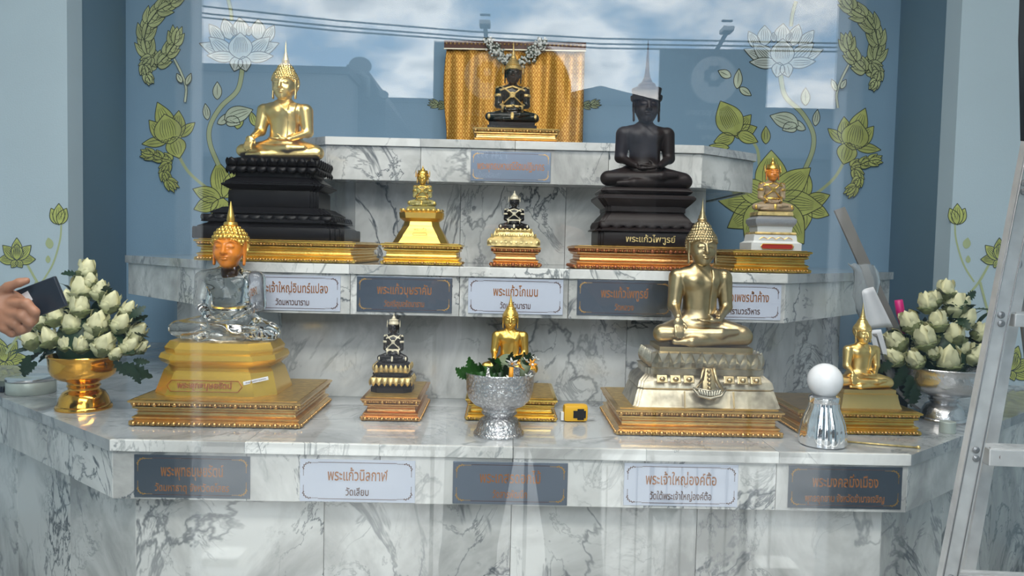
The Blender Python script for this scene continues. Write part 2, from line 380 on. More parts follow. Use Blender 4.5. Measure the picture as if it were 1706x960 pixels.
def nets(g, v, name='mesh'):
    """surface nets of the zero level"""
    s = v < 0; n = np.array(v.shape)
    idx = -np.ones(n-1, dtype=np.int64)
    acc = np.zeros(tuple(n-1)+(3,), np.float32); cnt = np.zeros(tuple(n-1), np.float32)
    for ax in range(3):
        sl0 = [slice(None)]*3; sl1 = [slice(None)]*3; sl0[ax] = slice(0, -1); sl1[ax] = slice(1, None)
        a, b = v[tuple(sl0)], v[tuple(sl1)]
        cross = (a < 0) != (b < 0)
        t = np.where(cross, a/np.where(cross, a-b, 1), 0)
        o1, o2 = [i for i in range(3) if i != ax]
        for da in (0, 1):
            for db in (0, 1):
                ss = [slice(None)]*3; ss[o1] = slice(da, n[o1]-1+da); ss[o2] = slice(db, n[o2]-1+db)
                c = cross[tuple(ss)]; tt = t[tuple(ss)]
                acc[..., ax] += np.where(c, tt, 0); acc[..., o1] += np.where(c, da, 0); acc[..., o2] += np.where(c, db, 0); cnt += c
    act = cnt > 0; k = int(act.sum()); idx[act] = np.arange(k)
    ijk = np.argwhere(act).astype(np.float32)
    V = (ijk+acc[act]/cnt[act][:, None])*g.h+g.lo
    Q = []
    for ax in range(3):
        o1, o2 = (ax+1) % 3, (ax+2) % 3
        sl0 = [slice(1, -1)]*3; sl1 = [slice(1, -1)]*3; sl0[ax] = slice(0, -1); sl1[ax] = slice(1, None)
        a, b = s[tuple(sl0)], s[tuple(sl1)]
        for flip in (False, True):
            w = np.argwhere((~a & b) if flip else (a & ~b))
            if not len(w): continue
            off = np.ones(3, int); off[ax] = 0; p = w+off
            e1 = np.zeros(3, int); e1[o1] = 1; e2 = np.zeros(3, int); e2[o2] = 1
            q = [idx[tuple((p-e1-e2).T)], idx[tuple((p-e2).T)], idx[tuple(p.T)], idx[tuple((p-e1).T)]]
            if flip: q = q[::-1]
            Q.append(np.stack(q, 1))
    Q = np.concatenate(Q); Q = Q[(Q >= 0).all(1)]
    me = bpy.data.meshes.new(name); me.vertices.add(len(V)); me.vertices.foreach_set('co', V.astype(np.float32).ravel())
    me.loops.add(Q.size); me.loops.foreach_set('vertex_index', Q.astype(np.int32).ravel())
    me.polygons.add(len(Q)); me.polygons.foreach_set('loop_start', np.arange(0, Q.size, 4, dtype=np.int32))
    me.polygons.foreach_set('use_smooth', np.ones(len(Q), bool)); me.update(calc_edges=True); me.validate()
    return me

# ------------------------------------------------------------------ room shell
Y1, Y2, Y3 = 1.7932, 2.1897, 2.6233
Z1, Z2, Z3 = H0-.4607, H0-.0535, H0+.3605
FH, LT = .1139, .0266
W1, W2, W3 = .93, .7686, .6305
YF, XF, YW, XW = 2.82, 1.598, 3.537, 1.735
SIDE = 2.7
def struct(name, me, m, parent=None, loc=(0, 0, 0)):
    o = link(name, me, m, parent, loc); o['kind'] = 'structure'; return o
struct('floor', box_me((SIDE*2, YW+.3-FACADE_Y+.1, .1)), 'floor_tile', loc=(0, (YW+.3+FACADE_Y-.1)/2, -.05))
struct('ceiling', box_me((SIDE*2, YW+.3-FACADE_Y, .1)), 'ceiling_white', loc=(0, (YW+.3+FACADE_Y)/2, ROOM_TOP+.05))
wall_back = struct('wall_back', box_me((XW*2+.2, .1, ROOM_TOP)), 'wall_blue', loc=(0, YW+.05, ROOM_TOP/2))
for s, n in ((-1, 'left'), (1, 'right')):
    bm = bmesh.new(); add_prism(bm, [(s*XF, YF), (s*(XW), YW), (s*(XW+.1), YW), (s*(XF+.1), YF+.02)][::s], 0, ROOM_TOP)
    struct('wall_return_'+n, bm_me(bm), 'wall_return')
    o = struct('wall_front_'+n, box_me((SIDE-XF, .1, ROOM_TOP)), 'wall_pale', loc=(s*(SIDE+XF)/2, YF+.05, ROOM_TOP/2))
    if s < 0: WFL = o
    else: WFR = o
    struct('wall_'+n, box_me((.1, YW-FACADE_Y+.3, ROOM_TOP)), 'wall_pale', loc=(s*(SIDE+.05), (YW+FACADE_Y+.3)/2, ROOM_TOP/2))
# facade behind the camera, open in the middle
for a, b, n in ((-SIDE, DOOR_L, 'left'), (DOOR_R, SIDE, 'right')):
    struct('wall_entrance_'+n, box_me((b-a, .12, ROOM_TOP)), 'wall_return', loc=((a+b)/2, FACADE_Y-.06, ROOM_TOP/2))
for px, n in ((319, 1), (1394, 2)):
    struct('trim_%d' % n, box_me((.055, .1, ROOM_TOP)), 'frame_white', loc=(refl(px, 500, 2.8).x, FACADE_Y+.03, ROOM_TOP/2))
# glass pane in front of the altar
gp = struct('window_1', box_me((SIDE*2-.02, .008, ROOM_TOP-.02)), 'window_glass', loc=(0, GLASS_Y+.004, ROOM_TOP/2))

# ------------------------------------------------------------------ altar
def clip(poly, x0, x1, y0, y1):
    def cut(P, ins, inter):
        out = []
        for i in range(len(P)):
            a, b = P[i], P[(i+1) % len(P)]
            if ins(a): out.append(a)
            if ins(a) != ins(b): out.append(inter(a, b))
        return out
    def ix(X): return lambda a, b: (X, a[1]+(b[1]-a[1])*(X-a[0])/(b[0]-a[0]))
    def iy(Y): return lambda a, b: (a[0]+(b[0]-a[0])*(Y-a[1])/(b[1]-a[1]), Y)
    for ins, it in ((lambda p: p[0] >= x0, ix(x0)), (lambda p: p[0] <= x1, ix(x1)), (lambda p: p[1] >= y0, iy(y0)), (lambda p: p[1] <= y1, iy(y1))):
        if len(poly) < 3: return []
        poly = cut(poly, ins, it)
    return poly
def deck(parent, poly, z, tx, ty, th=LT):
    xs = [p[0] for p in poly]; ys = [p[1] for p in poly]; g = .0005
    nx = math.ceil(max(abs(v) for v in xs)/tx); y = min(ys)
    while y < max(ys)-.01:
        for i in range(-nx, nx):
            q = clip(poly, i*tx+g, (i+1)*tx-g, y+g, y+ty-g)
            if len(q) >= 3:
                bm = bmesh.new(); add_prism(bm, q, z-th, z); link('deck_tile', bm_me(bm), 'marble_deck', parent)
        y += ty
def edge_run(parent, A, B, z0, z1, th, n, name, m, cache={}):
    A = Vector((*A, 0)); B = Vector((*B, 0)); d = (B-A); L = d.length/n; ang = math.atan2(d.y, d.x)
    key = (round(L, 4), round(z1-z0, 4), th, m)
    if key not in cache:
        me = box_me((L-.0012, th, z1-z0), bevel=.0015); cache[key] = me
    nrm = Vector((-math.sin(ang), math.cos(ang), 0))*th/2
    for i in range(n):
        c = A+d*((i+.5)/n)+nrm; c.z = (z0+z1)/2
        link(name, cache[key], m, parent, c, (0, 0, ang))
def tier(name, label, z, front, hw, ch, back, recess, foot, nf, ns, nr):
    """hw half width of front, ch = (dx, dy) of the chamfered side, back depth"""
    t = empty(name, (0, 0, 0), parent=altar)
    x2, y2 = hw+ch[0], front+ch[1]
    o = .008
    poly = [(-hw-.004, front-o), (hw+.004, front-o), (x2+o, y2-o), (x2+o, back), (-x2-o, back), (-x2-o, y2-o)]
    deck(t, poly, z, .62, .45)
    # polished nose of the slab
    edge_run(t, (-hw-.003, front-o-.001), (hw+.003, front-o-.001), z-LT, z+.0005, .012, nf, 'lip_tile', 'marble_edge')
    fz0, fz1 = z-LT-FH, z-LT
    edge_run(t, (-hw, front), (hw, front), fz0, fz1, .02, nf, 'fascia_tile', 'marble')
    edge_run(t, (hw, front), (x2, y2), fz0, fz1, .02, ns, 'fascia_tile', 'marble')
    edge_run(t, (-x2, y2), (-hw, front), fz0, fz1, .02, ns, 'fascia_tile', 'marble')
    edge_run(t, (x2, y2), (x2, back), fz0, fz1, .02, 1, 'fascia_tile', 'marble')
    edge_run(t, (-x2, back), (-x2, y2), fz0, fz1, .02, 1, 'fascia_tile', 'marble')
    r = recess; k = r*.42
    a, b = (hw-k, front+r), (x2-r, y2+k*.4)
    bm = bmesh.new(); add_prism(bm, [(-hw+.02, front+.021), (hw-.02, front+.021), (x2-.03, y2+.01), (x2-.03, back), (-x2+.03, back), (-x2+.03, y2+.01)], fz0+.004, fz0+.012)
    link('soffit', bm_me(bm), 'marble', t)
    edge_run(t, (-a[0], a[1]), a, foot, fz0+.004, .02, nr, 'riser_tile', 'marble')
    edge_run(t, a, b, foot, fz0+.004, .02, ns, 'riser_tile', 'marble')
    edge_run(t, (-b[0], b[1]), (-a[0], a[1]), foot, fz0+.004, .02, ns, 'riser_tile', 'marble')
    edge_run(t, b, (b[0], back), foot, fz0+.004, .02, 1, 'riser_tile', 'marble')
    edge_run(t, (-b[0], back), (-b[0], b[1]), foot, fz0+.004, .02, 1, 'riser_tile', 'marble')
    return t
altar = empty('marble_altar', (0, 0, 0))
tag(altar, 'three-tiered white and grey veined marble altar filling the blue alcove', 'altar')
ca = .7043
tier('lower_tier', '', Z1, Y1, W1, (math.cos(ca)*1.58, math.sin(ca)*1.58), YF-.002, .06, 0, 6, 4, 4)
bm = bmesh.new(); add_prism(bm, [(-XF+.002, YF), (XF-.002, YF), (XW-.004, YW-.002), (-XW+.004, YW-.002)], Z1-LT, Z1)
link('deck_tile', bm_me(bm), 'marble_deck', [c for c in COL.objects if c.name == 'lower_tier'][0])
tier('middle_tier', '', Z2, Y2, W2, (1.3935-W2, .6503), YW-.002, .165, Z1, 5, 2, 4)
tier('upper_tier', '', Z3, Y3, W3, (.8617-W3, .1823), YW-.002, .16, Z2, 4, 1, 3)

# ------------------------------------------------------------------ name plates
def corner_orn(bm, cx, cz, sx, sz, s):
    random.seed(3)
    for i in range(9):
        a = i/8*PI/2; rr = s*(1+.12*(i % 2))
        x = cx+sx*(s*1.0-rr*math.cos(a)*.95); z = cz+sz*(s*.9-rr*math.sin(a)*.85)
        add_sphere(bm, (x, 0, z), s*.11, 6, 4, (1, 1, 1))
    for i in range(5):
        add_sphere(bm, (cx+sx*s*(1.15+.22*i), 0, cz+sz*s*.03), s*.07, 6, 4)
        add_sphere(bm, (cx+sx*s*.03, 0, cz+sz*s*(1.05+.2*i)), s*.07, 6, 4)
    for v in bm.verts: pass
def plaque(px, py, Y, w, h, l1, l2, film, label, group, w1=.54, w2=.4):
    c = at(px, py, Y); t = empty('name_plate', (c.x, Y-.0005, c.z))
    tag(t, label, 'name plate', group)
    link('plate', box_me((w, .003, h), bevel=.0008), 'film_plate' if film else 'steel_plate', t, (0, -.0016, 0))
    bm = bmesh.new()
    for sx in (-1, 1):
        for sz in (-1, 1): corner_orn(bm, -sx*(w/2-.008), -sz*(h/2-.008), sx, sz, .016)
    for v in bm.verts: v.co.y *= .1
    link('corner_ornament', bm_me(bm), 'trim_gold' if not film else 'dark_ink', t, (0, -.0034, 0))['kind'] = 'stuff'
    bm = bmesh.new()
    for sz in (-1, 1): add_box(bm, (0, 0, sz*(h/2-.007)), (w-.085, .0006, .0012))
    link('border_line', bm_me(bm), 'dark_ink', t, (0, -.0034, 0))
    col = 'copper_letter'
    text(l1, .036, (0, -.0036, .012 if l2 else 0), col, t, width=w*w1, bold=.0004)
    if l2: text(l2, .024, (0, -.0036, -.027), col if not film else 'dark_ink', t, width=w*w2, bold=.0003)
    return t
PW, PH = .268, .100
yB = Y1; gB = None
WS = {'พระพุทธบุษยรัตน์': (0.54, 0.64), 'พระแก้วนิลกาฬ': (0.52, 0.2), 'พระเกสรดอกไม้': (0.53, 0.3), 'พระเจ้าใหญ่องค์ตื้อ': (0.62, 0.54), 'พระมงคลมิ่งเมือง': (0.58, 0.7), 'พระเจ้าใหญ่อินทร์แปลง': (0.74, 0.35), 'พระแก้วบุษราคัม': (0.57, 0.42), 'พระแก้วโกเมน': (0.47, 0.32), 'พระแก้วไพฑูรย์': (0.5, 0.2), 'พระแก้วขาวเพชรน้ำค้าง': (0.74, 0.56)}
for px, py, l1, l2, film, lab in (
    (321, 794, 'พระพุทธบุษยรัตน์', 'วัดมหาธาตุ จังหวัดยโสธร', False, 'dark polished steel name plate on the bottom ledge, below the clear glass statue'),
    (596, 801, 'พระแก้วนิลกาฬ', 'วัดเลียบ', True, 'pale blue name plate with the short second line วัดเลียบ'),
    (850, 805, 'พระเกสรดอกไม้', 'วัดสารพัฒนึก', False, 'dark grey steel name plate below the engraved silver bowl of flowers'),
    (1134, 808, 'พระเจ้าใหญ่องค์ตื้อ', 'วัดใต้พระเจ้าใหญ่องค์ตื้อ', True, 'pale blue name plate on the bottom ledge below the bronze statue'),
    (1407, 812, 'พระมงคลมิ่งเมือง', 'พุทธอุทยาน จังหวัดอำนาจเจริญ', False, 'steel name plate at the chamfered corner below the chrome bulb lamp')):
    plaque(px, py, yB, PW, PH, l1, l2, film, lab, gB, *WS[l1])
for px, py, l1, l2, film, lab in (
    (488, 488, 'พระเจ้าใหญ่อินทร์แปลง', 'วัดมหาวนาราม', True, 'pale name plate half hidden behind the clear glass statue'),
    (674, 491, 'พระแก้วบุษราคัม', 'วัดศรีอุบลรัตนาราม', False, 'dark name plate under the little yellow glass statue on the middle ledge'),
    (859, 494, 'พระแก้วโกเมน', 'วัดมณีวนาราม', True, 'pale blue name plate at the centre of the middle ledge'),
    (1040, 497, 'พระแก้วไพฑูรย์', 'วัดหลวง', False, 'dark name plate partly hidden by the arm of the bronze statue, under the dark statue'),
    (1222, 503, 'พระแก้วขาวเพชรน้ำค้าง', 'วัดสุปัฏนารามวรวิหาร', True, 'pale name plate right of the bronze statue, under the crystal statue')):
    plaque(px, py, Y2, PW, PH, l1, l2, film, lab, gB, *WS[l1])
plaque(851, 278, Y3, PW, PH, 'พระพุทธมหามณีรัตนปฏิมากร', '', False, 'single dark name plate on the top ledge under the crowned statue', gB, .84)

# ------------------------------------------------------------------ gilded pedestals
PROF = [(0, 0), (.009, .02), (.011, .06), (.011, .15), (.006, .20), (.002, .25), (.005, .28), (.006, .34), (.002, .38), (-.003, .41), (-.004, .50), (-.001, .52), (-.004, .545),
        (-.004, .60), (.0, .63), (.005, .67), (.005, .73), (.001, .76), (.006, .79), (.007, .87), (.012, .90), (.013, .96), (.009, 1.0)]
def pedestal(px0, px1, Y, z, H, depth, m, trim, label, bead=.011, rz=0., top='top_gold'):
    a = at(px0, 480, Y).x; b = at(px1, 480, Y).x; w = b-a-.02
    t = empty('gilded_pedestal', ((a+b)/2, Y+depth/2+.012, z), rz); tag(t, label, 'pedestal')
    k = H/.062; k = min(k, 1.1)
    link('frame', molding_me(w, depth-.02, [(o_*k, z_*H) for o_, z_ in PROF]), m, t)
    link('top_panel', box_me((w+.004, depth-.018, .002)), top, t, (0, 0, H+.0008))
    bm = bmesh.new(); d = depth-.02
    for zz, off in ((.115, .0115), (.83, .0065)):
        n = max(6, int(w/bead))
        for i in range(n+1): add_sphere(bm, (-w/2+w*i/n, -d/2-off*k, zz*H), bead*(.34 if i % 4 else .50), 6, 4, (1.2, 1, 1))
        n = max(4, int(d/bead))
        for s in (-1, 1):
            for i in range(n+1): add_sphere(bm, (s*(w/2+off*k), -d/2+d*i/n, zz*H), bead*(.30 if i % 4 else .42), 6, 4)
    link('bead_trim', bm_me(bm, True), trim, t)['kind'] = 'stuff'
    return t, Vector(((a+b)/2, Y+depth/2+.012, z+H+.0018))
PA, pA = pedestal(211, 499, 1.91, Z1, .066, .35, 'frame_gold', 'trim_gold', 'wide gold-framed plinth under the clear glass statue with amber head', .0125)
PB, pB = pedestal(603, 702, 2.015, Z1, .061, .27, 'frame_copper', 'trim_gold', 'small square coppery plinth under the black statue on gold lotus tiers')
PC, pC = pedestal(780, 933, 2.045, Z1, .060, .26, 'frame_bright', 'trim_gold', 'gold plinth behind the engraved silver flower bowl', .009)
PE, pE = pedestal(1036, 1316, 1.91, Z1, .067, .31, 'frame_gold', 'trim_gold', 'wide gold-framed plinth under the bronze statue', .0125)
PFd, pF = pedestal(1342, 1551, 1.965, Z1, .060, .26, 'frame_bright', 'trim_gold', 'gold plinth with a thin rod lying before it, under the small gold statue', .009, top='frame_gold')
PG, pG = pedestal(321, 589, 2.265, Z2, .063, .44, 'frame_bright', 'trim_gold', 'long gold plinth under the tall black stepped base on the middle tier', .009)
PH_, pH = pedestal(633, 766, 2.265, Z2, .063, .16, 'frame_bright', 'trim_gold', 'gold plinth under the yellow glass statue', .009)
PI_, pI = pedestal(817, 899, 2.30, Z2, .060, .13, 'frame_copper', 'trim_red', 'smallest plinth, gold with reddish bands, under the little black statue', .013)
PJ, pJ = pedestal(958, 1192, 2.225, Z2, .067, .25, 'frame_copper', 'trim_red', 'long gold and red banded plinth under the dark seated statue', .013)
PK, pK = pedestal(1222, 1352, 2.26, Z2, .065, .25, 'frame_bright', 'trim_gold', 'gold plinth at the right end of the middle tier under the crystal statue', .009)
PL, pL = pedestal(782, 926, 2.66, Z3, .051, .18, 'frame_gold', 'trim_gold', 'low gold plinth on the top ledge before the brocade cloth', .011)

# ------------------------------------------------------------------ seated statues
def body_mesh(pose):
    g = G3((-.56, -.44, -.02), (.56, .30, .95), .0125)
    torso = ell(g, (0, .03, .60), (.205, .125, .18))
    torso = smin(torso, rcone(g, (-.17, .03, .665), (.17, .03, .665), .084, .084), .06)
    torso = smin(torso, ell(g, (0, .03, .38), (.165, .110, .19)), .07)
    torso = smin(torso, ell(g, (-.09, -.045, .625), (.09, .06, .07)), .04)
    torso = smin(torso, ell(g, (.09, -.045, .625), (.09, .06, .07)), .04)
    torso = smin(torso, rcone(g, (0, .04, .70), (0, .02, .88), .085, .068), .06)
    # raised edge of the robe from one shoulder down to the other armpit
    pl = (g.x*.72+g.z*.70-.50)
    robe = np.clip((pl)*40+.5, 0, 1)*np.clip((.30-np.abs(g.x))*30, 0, 1)
    base = smin(torso, ell(g, (0, .07, .17), (.26, .19, .16)), .08)
    d = base+.010*robe*(g.z > .25)-.010*(g.z > .25)
    for s in (-1, 1):
        d = smin(d, rcone(g, (s*.14, .04, .155), (s*.41, -.10, .115), .135, .088), .05)
    leg = smin(rcone(g, (.43, -.12, .09), (-.16, -.27, .055), .085, .05), rcone(g, (-.16, -.27, .055), (-.33, -.25, .05), .042, .028), .03)
    d = smin(d, leg, .025)
    leg = smin(rcone(g, (-.43, -.12, .115), (.14, -.255, .135), .085, .052), rcone(g, (.14, -.255, .14), (.31, -.22, .15), .045, .030, ), .03)
    d = smin(d, leg, .02)
    def finger(a, b, c, r): return np.minimum(rcone(g, a, b, r, r*.95), rcone(g, b, c, r*.95, r*.75))
    for s in (-1, 1):
        sh = (s*.240, .03, .655)
        touch = pose == 'touch' and s < 0
        el = (s*.275, .02, .375) if not touch else (s*.280, -.01, .385)
        arm = rcone(g, sh, el, .092, .066)
        if touch:
            wr = (-.285, -.205, .285)
            arm = smin(arm, rcone(g, el, wr, .056, .036), .03)
            hand = ell(g, (-.30, -.262, .235), (.052, .032, .055))
            for i in range(4):
                x = -.338+.025*i
                hand = smin(hand, finger((x, -.285, .20), (x-.002, -.315, .15), (x, -.318, .085+.012*abs(i-1.5)), .0135), .008)
            hand = smin(hand, finger((-.252, -.26, .24), (-.232, -.29, .21), (-.228, -.305, .18), .014), .008)
            arm = smin(arm, hand, .02)
        else:
            wr = (s*.135, -.185, .262)
            arm = smin(arm, rcone(g, el, wr, .056, .036), .03)
            zz = .225 if s < 0 else .255
            hand = ell(g, (s*.055, -.225, zz), (.07, .048, .024))
            for i in range(4):
                y = -.265+.026*i
                hand = smin(hand, finger((s*.02, y, zz), (-s*.04, y-.003, zz+.004), (-s*.085, y+.004, zz+.012), .0135), .008)
            hand = smin(hand, finger((s*.07, -.245, zz+.01), (s*.03, -.25, zz+.045), (s*.005, -.245, zz+.062), .014), .008)
            arm = smin(arm, hand, .02)
        d = smin(d, arm, .014)
    d = smin(d, rcone(g, (-.30, -.03, .022), (.30, -.03, .022), .03, .03), .03)
    return g, np.maximum(d, -g.z+.0), base
_g, _dt, _tb = body_mesh('touch')
ME_TOUCH = nets(_g, _dt, 'body')
sash_d = np.maximum(np.maximum(_dt-.014, -(_dt+.02)), np.maximum(np.maximum(np.abs(_g.x-.12-.04*(_g.z-.6))-.045, .30-_g.z), np.maximum(_g.z-.75, _g.y-.03)))
ME_SASH_T = nets(_g, sash_d, 'sash')
_g2, _dm, _tb2 = body_mesh('meditate')
ME_MED = nets(_g2, _dm, 'body')
sash_d = np.maximum(np.maximum(_dm-.014, -(_dm+.02)), np.maximum(np.maximum(np.abs(_g2.x-.12-.04*(_g2.z-.6))-.045, .30-_g2.z), np.maximum(_g2.z-.75, _g2.y-.03)))
ME_SASH_M = nets(_g2, sash_d, 'sash')
# jewellery: collar, crossed chest bands, belt, armlets, cuffs, knee and shin ornaments
g = _g2
bands = np.minimum(np.abs(g.z-.735+.35*np.abs(g.x))-.022, np.minimum(np.abs(g.z-.55-.85*g.x)-.020, np.abs(g.z-.55+.85*g.x)-.020))
bands = np.maximum(bands, np.maximum(.30-g.z, np.abs(g.x)-.24))
bands = np.minimum(bands, np.maximum(np.abs(g.z-.335)-.028, np.abs(g.x)-.20))
bands = np.minimum(bands, ell(g, (0, -.10, .56), (.06, .08, .06)))
for s in (-1, 1):
    bands = np.minimum(bands, np.maximum(np.abs(g.z-.56)-.03, .22-s*g.x))
    bands = np.minimum(bands, ell(g, (s*.30, .02, .72), (.06, .09, .03)))
    bands = np.minimum(bands, np.maximum(np.abs(s*g.x-.19)-.022, np.maximum(np.abs(g.z-.285)-.075, g.y+.05)))
    bands = np.minimum(bands, ell(g, (s*.44, -.16, .11), (.035, .09, .06)))
bands = np.minimum(bands, ell(g, (0, -.30, .12), (.035, .06, .09)))
ME_REG = nets(g, np.maximum(np.maximum(_dm-.018, -(_dm+.015)), bands), 'regalia')

def head_meshes():
    g = G3((-.20, -.22, -.27), (.20, .23, .26), .0062)
    d = ell(g, (0, .025, .035), (.128, .145, .145))
    d = smin(d, ell(g, (0, -.025, -.035), (.108, .112, .145)), .05)
    d = smin(d, ell(g, (0, -.085, -.135), (.040, .035, .032)), .04)
    d = smin(d, rcone(g, (0, .03, -.08), (0, .035, -.24), .070, .068), .03)
    d = smin(d, rcone(g, (0, -.128, .04), (0, -.160, -.035), .011, .019), .018)
    for s in (-1, 1):
        d = smin(d, ell(g, (s*.018, -.142, -.040), (.014, .014, .011)), .01)
        d = smin(d, rcone(g, (s*.018, -.130, .046), (s*.055, -.124, .062), .008, .008), .012)
        d = smin(d, rcone(g, (s*.055, -.124, .062), (s*.096, -.088, .046), .008, .006), .012)
        d = smin(d, ell(g, (s*.048, -.117, .014), (.034, .018, .016)), .010)
        gro = ell(g, (s*.048, -.1365, .004), (.036, .006, .0028)); d = np.maximum(d, -gro)
        d = smin(d, ell(g, (s*.06, -.08, -.055), (.04, .045, .04)), .03)
        ear = smin(ell(g, (s*.132, .015, .02), (.014, .034, .065)), rcone(g, (s*.132, .01, -.03), (s*.130, -.002, -.135), .014, .018, (.7, 1.3, 1)), .02)
        ear = np.maximum(ear, -ell(g, (s*.148, .005, .015), (.012, .016, .038)))
        d = smin(d, ear, .012)
    d = smin(d, ell(g, (0, -.126, -.075), (.040, .022, .010)), .006)
    d = smin(d, ell(g, (0, -.124, -.094), (.031, .021, .011)), .006)
    d = np.maximum(d, -ell(g, (0, -.150, -.0845), (.040, .012, .0022)))
    face = nets(g, d, 'head')
    g = G3((-.19, -.18, -.10), (.19, .23, .28), .0048)
    def hair(curl):
        h = ell(g, (0, .035, .045), (.147, .165, .155))
        h = smin(h, ell(g, (0, .035, .195), (.078, .082, .06)), .05)
        th = np.arctan2(g.x, -(g.y-.035)); ph = np.arctan2(g.z-.04, np.sqrt(g.x**2+(g.y-.035)**2))
        if curl:
            dr = .17; k_ = np.floor(ph/dr); pc = (k_+.5)*dr; nn_ = np.maximum(3, np.round(2*PI*np.cos(np.clip(pc, -1.5, 1.5))/dr))
            tt = th/(2*PI)*nn_+.5*(k_ % 2); dt_ = (tt-np.floor(tt)-.5)*2*PI/nn_*np.cos(pc)
            q_ = (dt_**2+(ph-pc)**2)/(dr*.5)**2; h = h-.011*np.sqrt(np.clip(1-q_, 0, 1))
        hl = .078+.022*np.cos(np.clip(g.x/.13, -1, 1)*PI)*-1-.80*np.clip(g.y+.12, 0, 1)
        h = np.maximum(h, hl-g.z)
        for s in (-1, 1): h = np.maximum(h, -ell(g, (s*.15, .0, .01), (.035, .05, .06)))
        return h
    cap = ell(g, (0, .035, .045), (.147, .165, .150)); th = np.arctan2(g.x, -(g.y-.035)); ph = np.arctan2(g.z-.04, np.sqrt(g.x**2+(g.y-.035)**2)); dr = .24
    k_ = np.floor(ph/dr); pc = (k_+.5)*dr; nn_ = np.maximum(3, np.round(2*PI*np.cos(np.clip(pc, -1.5, 1.5))/dr))
    tt = th/(2*PI)*nn_+.5*(k_ % 2); dt_ = (tt-np.floor(tt)-.5)*2*PI/nn_*np.cos(pc); q_ = (dt_**2+(ph-pc)**2)/(dr*.5)**2; cap = cap-.017*np.sqrt(np.clip(1-q_, 0, 1))
    hl = .078-.80*np.clip(g.y+.12, 0, 1); cap = np.maximum(cap, hl-g.z)
    for s in (-1, 1): cap = np.maximum(cap, -ell(g, (s*.15, .0, .01), (.035, .05, .06)))
    return face, nets(g, hair(True), 'hair'), nets(g, hair(False), 'hair'), nets(g, cap, 'hair')
ME_HEAD, ME_CURLS, ME_SMOOTH, ME_CAP = head_meshes()
FLAME = [(.052, 0), (.058, .012), (.040, .03), (.046, .042), (.034, .06), (.037, .07), (.024, .09), (.026, .10), (.014, .13), (.010, .17), (.004, .22), (.001, .25)]
CONE = [(.045, 0), (.062, .02), (.056, .05), (.030, .06), (.036, .075), (.030, .12), (.016, .20), (.002, .28)]
CROWN = [(.148, 0), (.158, .012), (.158, .03), (.145, .036), (.150, .06), (.128, .075), (.136, .085), (.120, .11), (.108, .115), (.112, .125), (.090, .16), (.078, .165), (.082, .175), (.060, .21), (.050, .215),
         (.054, .225), (.036, .27), (.028, .275), (.030, .285), (.016, .35), (.010, .44), (.002, .52)]
TALLCROWN = [(.16, 0), (.172, .015), (.176, .05), (.150, .055), (.158, .09), (.165, .13), (.14, .135), (.09, .15), (.10, .165), (.085, .19), (.05, .195), (.058, .21), (.04, .25), (.028, .255), (.034, .27), (.02, .33), (.024, .34), (.014, .42), (.017, .43), (.009, .55), (.002, .66)]
LEAFCROWN = [(.15, 0), (.165, .03), (.15, .06), (.135, .10), (.145, .125), (.10, .13), (.06, .15), (.062, .165), (.045, .20), (.02, .21), (.025, .225), (.012, .27), (.001, .30)]
def cache_me(f, cache={}):
    def g(*a):
        k = repr(a)
        if k not in cache: cache[k] = f(*a)
        return cache[k]
    return g
lathe_c = cache_me(lambda prof: lathe_me(prof, 20))
def statue(label, loc, w, pose, sz, hs, skin, hairm, style='curl', fin='flame', finm=None, fins=1., rz=0., regalia=None, sash=None, headm=None, hz=0., name='seated_buddha_statue', dy=1.):
    """w = lap width in metres, sz = height factor of the body, hs = head scale"""
    t = empty(name, loc, rz); tag(t, label, 'statue')
    def put(n, me, m, lo, sc):
        me = me.copy() if me.materials and me.materials[0] != MATS[m] else me
        if not me.materials: me.materials.append(MATS[m])
        else: me.materials[0] = MATS[m]
        return link(n, me, m, t, lo, None, sc)
    put('body', ME_TOUCH if pose == 'touch' else ME_MED, skin, (0, 0, 0), (w, w*dy, w*sz))
    if sash: put('sash', ME_SASH_T if pose == 'touch' else ME_SASH_M, sash, (0, 0, 0), (w, w*dy, w*sz))
    if regalia: put('jewellery', ME_REG, regalia, (0, 0, 0), (w, w*dy, w*sz))
    h = w*hs; hz0 = w*sz*.785+h*.165+hz
    put('head', ME_HEAD, headm or skin, (0, 0, hz0), (h, h, h))
    if style in ('curl', 'smooth', 'cap'):
        put('hair', {'curl': ME_CURLS, 'smooth': ME_SMOOTH, 'cap': ME_CAP}[style], hairm, (0, 0, hz0), (h, h, h)); z = hz0+(.235 if style != 'cap' else .185)*h
        put('flame_finial', lathe_c(FLAME if fin == 'flame' else CONE), finm or hairm, (0, .035*h, z), (h, h, h*fins))
    else:
        prof = {'crown': CROWN, 'tall': TALLCROWN, 'leaf': LEAFCROWN}[style]
        cr_ = put('crown', lathe_c(prof), hairm, (0, .02*h, hz0+.065*h), (h*(.95 if style != 'leaf' else .84), h*(1.05 if style != 'leaf' else .95), h*fins))
        if style != 'tall':
            bm = bmesh.new()
            for s in (-1, 1):
                for i in range(3): add_lathe(bm, [(.020, 0), (.028, .03), (.012, .07), (.001, .11)], 8, (s*.165, .02*i-.01, -.05+.04*i), mtx=Matrix.Scale(.5, 3, Vector((1, 0, 0))))
            put('crown_wing', bm_me(bm, True), hairm, (0, 0, hz0+.05*h), (h, h, h))
    return t
